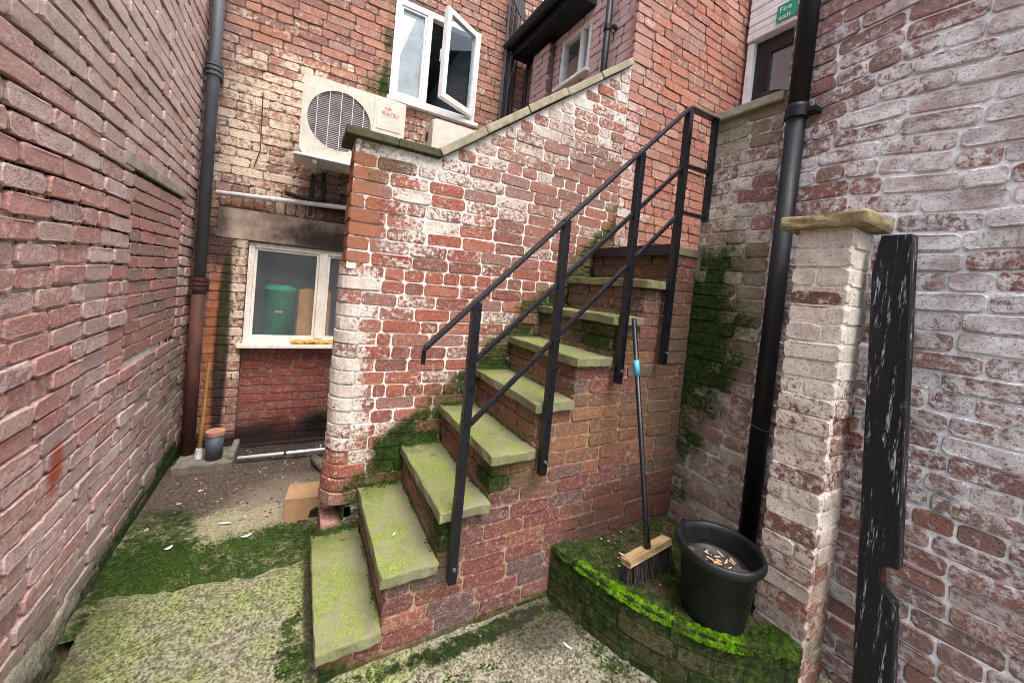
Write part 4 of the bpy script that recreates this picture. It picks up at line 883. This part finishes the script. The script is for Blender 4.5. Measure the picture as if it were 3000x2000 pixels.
for i in range(30):
    a = rs.uniform(0, 6.28); r_ = rs.uniform(0, .085); o = bpy.data.objects.new('cigarette_end', me_b); C.objects.link(o)
    o.location = (pc[0]+r_*math.cos(a)*1.2-.01, pc[1]+r_*math.sin(a)*.8, pc[2]+.224+rs.random()*.012); o.rotation_euler = (rs.uniform(-.3, .3), rs.uniform(-.35, .35), rs.uniform(0, 6.28)); o.scale = (rs.uniform(.45, .95),)*2+(rs.uniform(.4, .8),)
    tag(o, 'cigarette end lying on the ash inside the black plant pot', 'cigarette', 'cigarette ends in the plant pot')
# broom
BR = empty('yard_broom', (1.55, 1.1, .3), 'yard broom with black handle and wooden head leaning on the stair railing', 'broom')
hb, ht = Vector((1.525, 1.165, .43)), Vector((1.535, 1.405, 1.50)); dv = (ht-hb).normalized()
obj('handle', T([hb-dv*.02, hb+dv*.10, ht], [.019, .0125, .0125], 14), M_RAIL, BR, True)
obj('tape', T([hb+dv*.80, hb+dv*.88], .0136, 14), M_TEAL, BR, True)
ax = Vector((1, .03, .10)).normalized(); nz = -dv.copy(); nz = (nz-ax*nz.dot(ax)).normalized(); ay = nz.cross(ax)
fm = Matrix((ax, ay, -nz)).transposed().to_4x4(); fm.translation = hb-Vector((0, 0, .01))
obj('head', B((-.145, -.024, -.018), (.145, .024, .008), .005, fm), M_WOOD, BR)
vs, fs = [], []
for i in range(900):
    x, y = rs.uniform(-.14, .14), rs.uniform(-.022, .022); a = fm @ Vector((x, y, -.02)); L = rs.uniform(.12, .165)
    b = fm @ Vector((x*1.18+.015+rs.gauss(0, .007), y*2.0-.045+rs.gauss(0, .007), -.02-L)); b.z = max(b.z, .292); s_ = Vector((rs.uniform(-1, 1), rs.uniform(-1, 1), 0)).normalized()*.0014
    k = len(vs); vs += [a-s_, a+s_, b+s_*.8, b-s_*.8]; fs.append((k, k+1, k+2, k+3))
o = mesh('bristles', vs, fs, M_BRIS, BR); o['kind'] = 'stuff'
# black timber post
M_TIMB = None
g = G('flaking_black_timber', .5, .4); n1 = g.noise(18, 5, .7, vec=g.vec((3, 3, .22))); n2 = g.noise(70, 3, .6, vec=g.vec((2, 2, .35)))
col = g.mix(g.ss(n2, .3, .7), rgb(8, 10, 17), rgb(14, 17, 25)); msk = g.mul(g.ss(n1, .55, .62), g.ss(n2, .44, .56))
col = g.mix(msk, col, g.mix(g.ss(n2, .55, .7), rgb(150, 158, 172), rgb(196, 200, 206))); M_TIMB = g.done(col, g.ss(msk, 0, 1, .45, .85), g.bump(g.add(n1, n2, g.mul(msk, -1)), .5, .004))
TP = empty('timber_post', (1.97, .47, 0), 'flaking black timber post with a broken notch standing against the whitewashed wall', 'post')
sh = Matrix.Identity(4); sh[1][2] = .058; sh[1][3] = -.112      # leans back slightly towards its top
def pf(poly, d0, d1, mat, name, bev=.004):
    bm = bmesh.new(); prism(bm, poly, d0, d1, 0)
    if bev: bmesh.ops.bevel(bm, geom=bm.edges[:], offset=bev, segments=1, affect='EDGES')
    bmesh.ops.transform(bm, matrix=sh, verts=bm.verts); return obj(name, bm, mat, TP)
pf([(.508, -.02), (.613, -.02), (.613, 1.80), (.592, 1.90), (.592, 1.935), (.502, 1.935), (.502, .72), (.525, .725), (.535, .71), (.556, .705), (.553, .665), (.546, .625), (.53, .61), (.502, .592)], 1.93, 1.985, M_TIMB, 'board')
pf([(.548, .57), (.575, .57), (.575, .74), (.548, .74)], 1.955, 1.99, M_RUST, 'bare_wood')
pf([(.575, .0), (.605, .0), (.605, 1.78), (.575, 1.78)], 1.987, 2.03, M_TIMB, 'backing_batten')
# fire exit sign
FS = empty('exit_sign', (3.45, 1.8, 4.1), 'green and white fire exit sign on the white shutter above the door', 'sign')
obj('plate', B((3.438, 1.52, 4.095), (3.442, 1.915, 4.235), .001), simple('sign_green', rgb(20, 140, 110), None, .4), FS)
for tx, zz, ss_ in (('Fire', 4.17, .062), ('exit', 4.105, .062)):
    text('lettering', tx, ss_, M_UPVC, FS, Matrix.Translation((3.4365, 1.895, zz)) @ Matrix.Rotation(R(-90), 4, 'Z') @ Matrix.Rotation(R(90), 4, 'X'))
DI = bmesh.new(); lathe(DI, (2.19, 1.19, 2.754), [(.0001, 0), (.06, 0), (.075, .022), (.08, .024), (.07, .018), (.0001, .006)], 24); tag(obj('shallow_dish', DI, M_IRON), 'shallow dark dish resting on the stone sill by the fire door', 'dish')
# ================================================================== moss, pebbles, litter
def tufts(name, pts, size, mat, label, cat, parent=None, spread=1.0, seed=1, kind='stuff'):
    rs = random.Random(seed); vs, fs, rn = [], [], []
    for (x, y, z, s) in pts:
        r_ = size*s*rs.uniform(.6, 1.4); h = r_*rs.uniform(.35, .8); k = len(vs); a0 = rs.uniform(0, 6.28); q = rs.random()
        for i in range(5): a = a0+i*1.2566; rr = r_*rs.uniform(.7, 1.25); vs.append((x+rr*math.cos(a), y+rr*math.sin(a), z-.25*h))
        vs.append((x+rs.uniform(-.4, .4)*r_, y+rs.uniform(-.4, .4)*r_, z+h))
        for i in range(5): fs.append((k+i, k+(i+1) % 5, k+5)); rn.append(q)
    o = mesh(name, vs, fs, mat, parent, True, rnd=rn); tag(o, label, cat, kind=kind); return o
rs = random.Random(33); P = []
def cushion(name, t0, t1, d0, d1, hgt, mat, seed, base=.288):
    nt_, nd = 260, 26; v = []; f = []
    for i in range(nt_):
        t = t0+(t1-t0)*i/(nt_-1); k = min(79, int(t*80)); fr_ = t*80-k
        lump = .25+1.3*float(fbm(np.array(t*14.), np.array(seed+.5)))+.5*(float(fbm(np.array(t*60.), np.array(seed+3.)))-.45)
        lump *= min(1, (t-t0)/.04, (t1-t)/.04)**.5 if t0 < t < t1 else 0
        for j in range(nd):
            q = j/(nd-1); d = d0+(d1-d0)*(.5+(q-.5)*(.45+.75*lump))
            p = off(k, d).lerp(off(k+1, d), fr_); z = base+hgt*lump*math.sin(math.pi*q)**.7*(.7+.6*float(vnoise(p.x*110, p.y*110))) - .012*(1-math.sin(math.pi*q))
            z += .006*(float(vnoise(p.x*260, p.y*260))-.5)
            v.append((p.x, p.y, z))
    for i in range(nt_-1):
        for j in range(nd-1): c = i*nd+j; f.append((c, c+nd, c+nd+1, c+1))
    return tag(mesh(name, v, f, mat, PB_, True), kind='stuff')
g = G('bright_moss', .95, .1); n1 = g.noise(26, 4, .7); n2 = g.noise(160, 3, .8)
col = g.ramp(g.add(g.mul(n1, .6), g.mul(n2, .4)), [(.38, rgb(26, 40, 8)), (.47, rgb(56, 88, 8)), (.56, rgb(90, 132, 12)), (.68, rgb(112, 146, 24))])
M_BMOSS = g.done(col, None, g.bump(g.add(n2, n1), 1, .008))
g = G('dark_moss', .95, .1); n1 = g.noise(18, 4, .7); n2 = g.noise(140, 3, .8)
col = g.ramp(g.add(g.mul(n1, .6), g.mul(n2, .4)), [(.36, rgb(24, 32, 10)), (.5, rgb(44, 62, 16)), (.64, rgb(72, 94, 28))])
M_DMOSS = g.done(col, None, g.bump(g.add(n2, n1), 1, .008))
cushion('edge_moss', .10, .76, -.006, .058, .020, M_BMOSS, 2); cushion('edge_moss', .02, .16, -.002, .06, .010, M_DMOSS, 5); cushion('edge_moss', .70, .995, -.004, .10, .020, M_DMOSS, 7); cushion('edge_moss', .25, .72, .035, .11, .010, M_DMOSS, 9)
P = []
for i in range(9000):       # darker moss on the rest of the kerb top and in the bed
    t = rs.random(); k = int(t*80); d = rs.uniform(-.006, .115); p = off(k, d).lerp(off(min(80, k+1), d), t*80-k)
    if rs.random() < .25: P.append((p.x, p.y, .290+(0 if t < .86 else .02*fbm(np.array(p.x*12), np.array(p.y*12))), 1))
for i in range(9000):
    x, y = rs.uniform(1.25, 2.1), rs.uniform(.95, 1.49)
    if inside(x, y) and fbm(np.array(x*8), np.array(y*8)) > .50: P.append((x, y, .272, 1.1))
tufts('bed_moss', P, .0035, M_TUFT, None, None, PB_)
P = []
for i in range(26000):      # moss strip behind the slab
    x, y = rs.uniform(-.72, .17), rs.uniform(2.2, 2.95); yy = y-.10*x
    dens = min(1, max(0, (2.68-yy)/.14))*(.12+.75*float(np.clip((fbm(np.array(x*7), np.array(y*7))-.40)*7+(x+.35)*.8, 0, 1))) + (.2 if x < -.5 and y < 2.9 and fbm(np.array(x*9), np.array(y*9)) > .45 else 0)
    if rs.random() < dens: P.append((x, y, float(zg(x, y)[2])+.002, 1))
tufts('ground_moss', P, .0042, M_TUFT, 'dark green moss strip along the broken edge of the slab', 'moss')
P = []
def sc(n_, cx, cy, rx, ry, z, s=1):
    for i in range(n_):
        a = rs.uniform(0, 6.28); r_ = math.sqrt(rs.random()); x, y = cx+rx*r_*math.cos(a), cy+ry*r_*math.sin(a)
        if fbm(np.array(x*18), np.array(y*18)) > .42+.12*r_: P.append((x, y, z, s))
sc(1500, .07, 1.62, .06, .28, .032); sc(1600, .75, 1.13, .15, .10, .03); sc(900, .5, 1.3, .35, .06, .03); sc(900, 1.0, 1.42, .35, .07, .03); sc(900, 1.3, 1.15, .07, .25, .03); sc(700, .3, 1.45, .18, .03, .03); sc(500, 1.05, 1.0, .2, .1, .03)
tufts('paving_moss', P, .0042, M_TUFT, 'scattered moss patches on the concrete at the foot of the steps', 'moss')
P = []
for i in range(8):          # moss in the angle of wall and treads
    for k in range(420):
        x = rs.uniform(X1+GO*i+.01, X1+GO*(i+1)); z = T1+RI*i
        d = abs(rs.gauss(0, .018)); P.append((x, YI-d, z+.002+.02*max(0, 1-d/.03)*rs.random(), 1))
    if i < 8:
        for k in range(int(120+90*i)):
            y = rs.uniform(YO+.05, YI); d = abs(rs.gauss(0, .008)); 
            if fbm(np.array(y*12.), np.array(i*3.)) > .45: P.append((X1+GO*(i+1)+.018-d, y, T1+RI*i+.003, .8))
o = tufts('step_moss', P, .0042, M_TUFT, None, None, ST)
P = [(rs.uniform(-.7, .7), rs.uniform(2.75, 3.85), 0, rs.random()**2*1.8+.3) for i in range(900)]
P = [(x, y, float(zg(x, y)[2])+.001, s) for x, y, z, s in P] + [(rs.uniform(-.6, 1.6), rs.uniform(.8, 2.15), .03, rs.random()**2*.7+.12) for i in range(900)] + [(rs.uniform(1.3, 2.1), rs.uniform(1.1, 1.48), .275, rs.random()*.9+.3) for i in range(160)]
tufts('gravel', P, .006, M_PEB, 'small stones and grit scattered over the yard', 'gravel')
# litter
def chip(name, loc, size, mat, label, cat, rz, group=None, curl=.3):
    bm = bmesh.new(); n_ = 8
    for s in (0, 1):
        for i in range(n_+1):
            t = i/n_*2-1; wd = (1-t*t)**.7*size[1]+.0004
            for e in (-1, 1): bm.verts.new((t*size[0], e*wd, .003+curl*size[0]*t*t+s*.0015))
    bm.verts.ensure_lookup_table(); k = 2*(n_+1)
    for i in range(n_):
        a = 2*i; bm.faces.new([bm.verts[q] for q in (a, a+1, a+3, a+2)]); bm.faces.new([bm.verts[k+q] for q in (a, a+2, a+3, a+1)])
        bm.faces.new([bm.verts[q] for q in (a, a+2, k+a+2, k+a)]); bm.faces.new([bm.verts[q] for q in (a+1, k+a+1, k+a+3, a+3)])
    bmesh.ops.transform(bm, matrix=Matrix.Translation(loc) @ Matrix.Rotation(rz, 4, 'Z'), verts=bm.verts)
    return tag(obj(name, bm, mat), label, cat, group)
gz = lambda x, y: float(zg(x, y)[2])+.004
chip('feather', (-.52, 2.58, gz(-.52, 2.58)+.008), (0.0196, 0.0096), M_FEATH, 'curled white feather on moss nearer the brick wall', 'feather', .7)
chip('feather', (-.17, 2.56, gz(-.17, 2.56)+.01), (0.0280, 0.0084), M_FEATH, 'long white feather on moss beside the lowest tread', 'feather', .3)
chip('plastic_scrap', (-.30, 2.75, gz(-.3, 2.75)), (0.0350, 0.0072), M_FEATH, 'flat strip of white plastic on the gritty ground', 'litter', -.2, None, .05)
chip('eggshell', (-.50, 3.22, gz(-.5, 3.22)), (0.0140, 0.0084), M_FEATH, 'white shell fragment on the bare dirt', 'litter', .2)
chip('leaf', (-.30, 3.15, gz(-.3, 3.15)), (0.0168, 0.0060), M_LEAF, 'small orange leaf on the bare dirt', 'leaf', 1.0)
chip('leaf', (.29, 2.10, T1+.001), (0.0140, 0.0084), M_LEAF, 'brown leaf on the lowest tread by the wall', 'leaf', .4)
chip('feather', (.46, 1.72, T1+RI+.002), (0.0140, 0.0030), M_FEATH, 'tiny grey feather on the second tread', 'feather', .9)
chip('feather', (.72, 2.0, T1+2*RI+.002), (0.0168, 0.0036), M_IRON, 'dark feather on the third tread', 'feather', .2)
chip('feather', (.98, 1.72, T1+3*RI+.002), (0.0140, 0.0030), M_IRON, 'dark feather on the fourth tread', 'feather', .5)
chip('feather', (1.52, 1.30, .30), (0.0210, 0.0036), M_FEATH, 'white feather on the soil of the raised bed', 'feather', 2.3)
chip('feather', (1.14, 1.22, .04), (0.0245, 0.0042), M_FEATH, 'white feather on concrete at the foot of the raised bed', 'feather', 2.0)
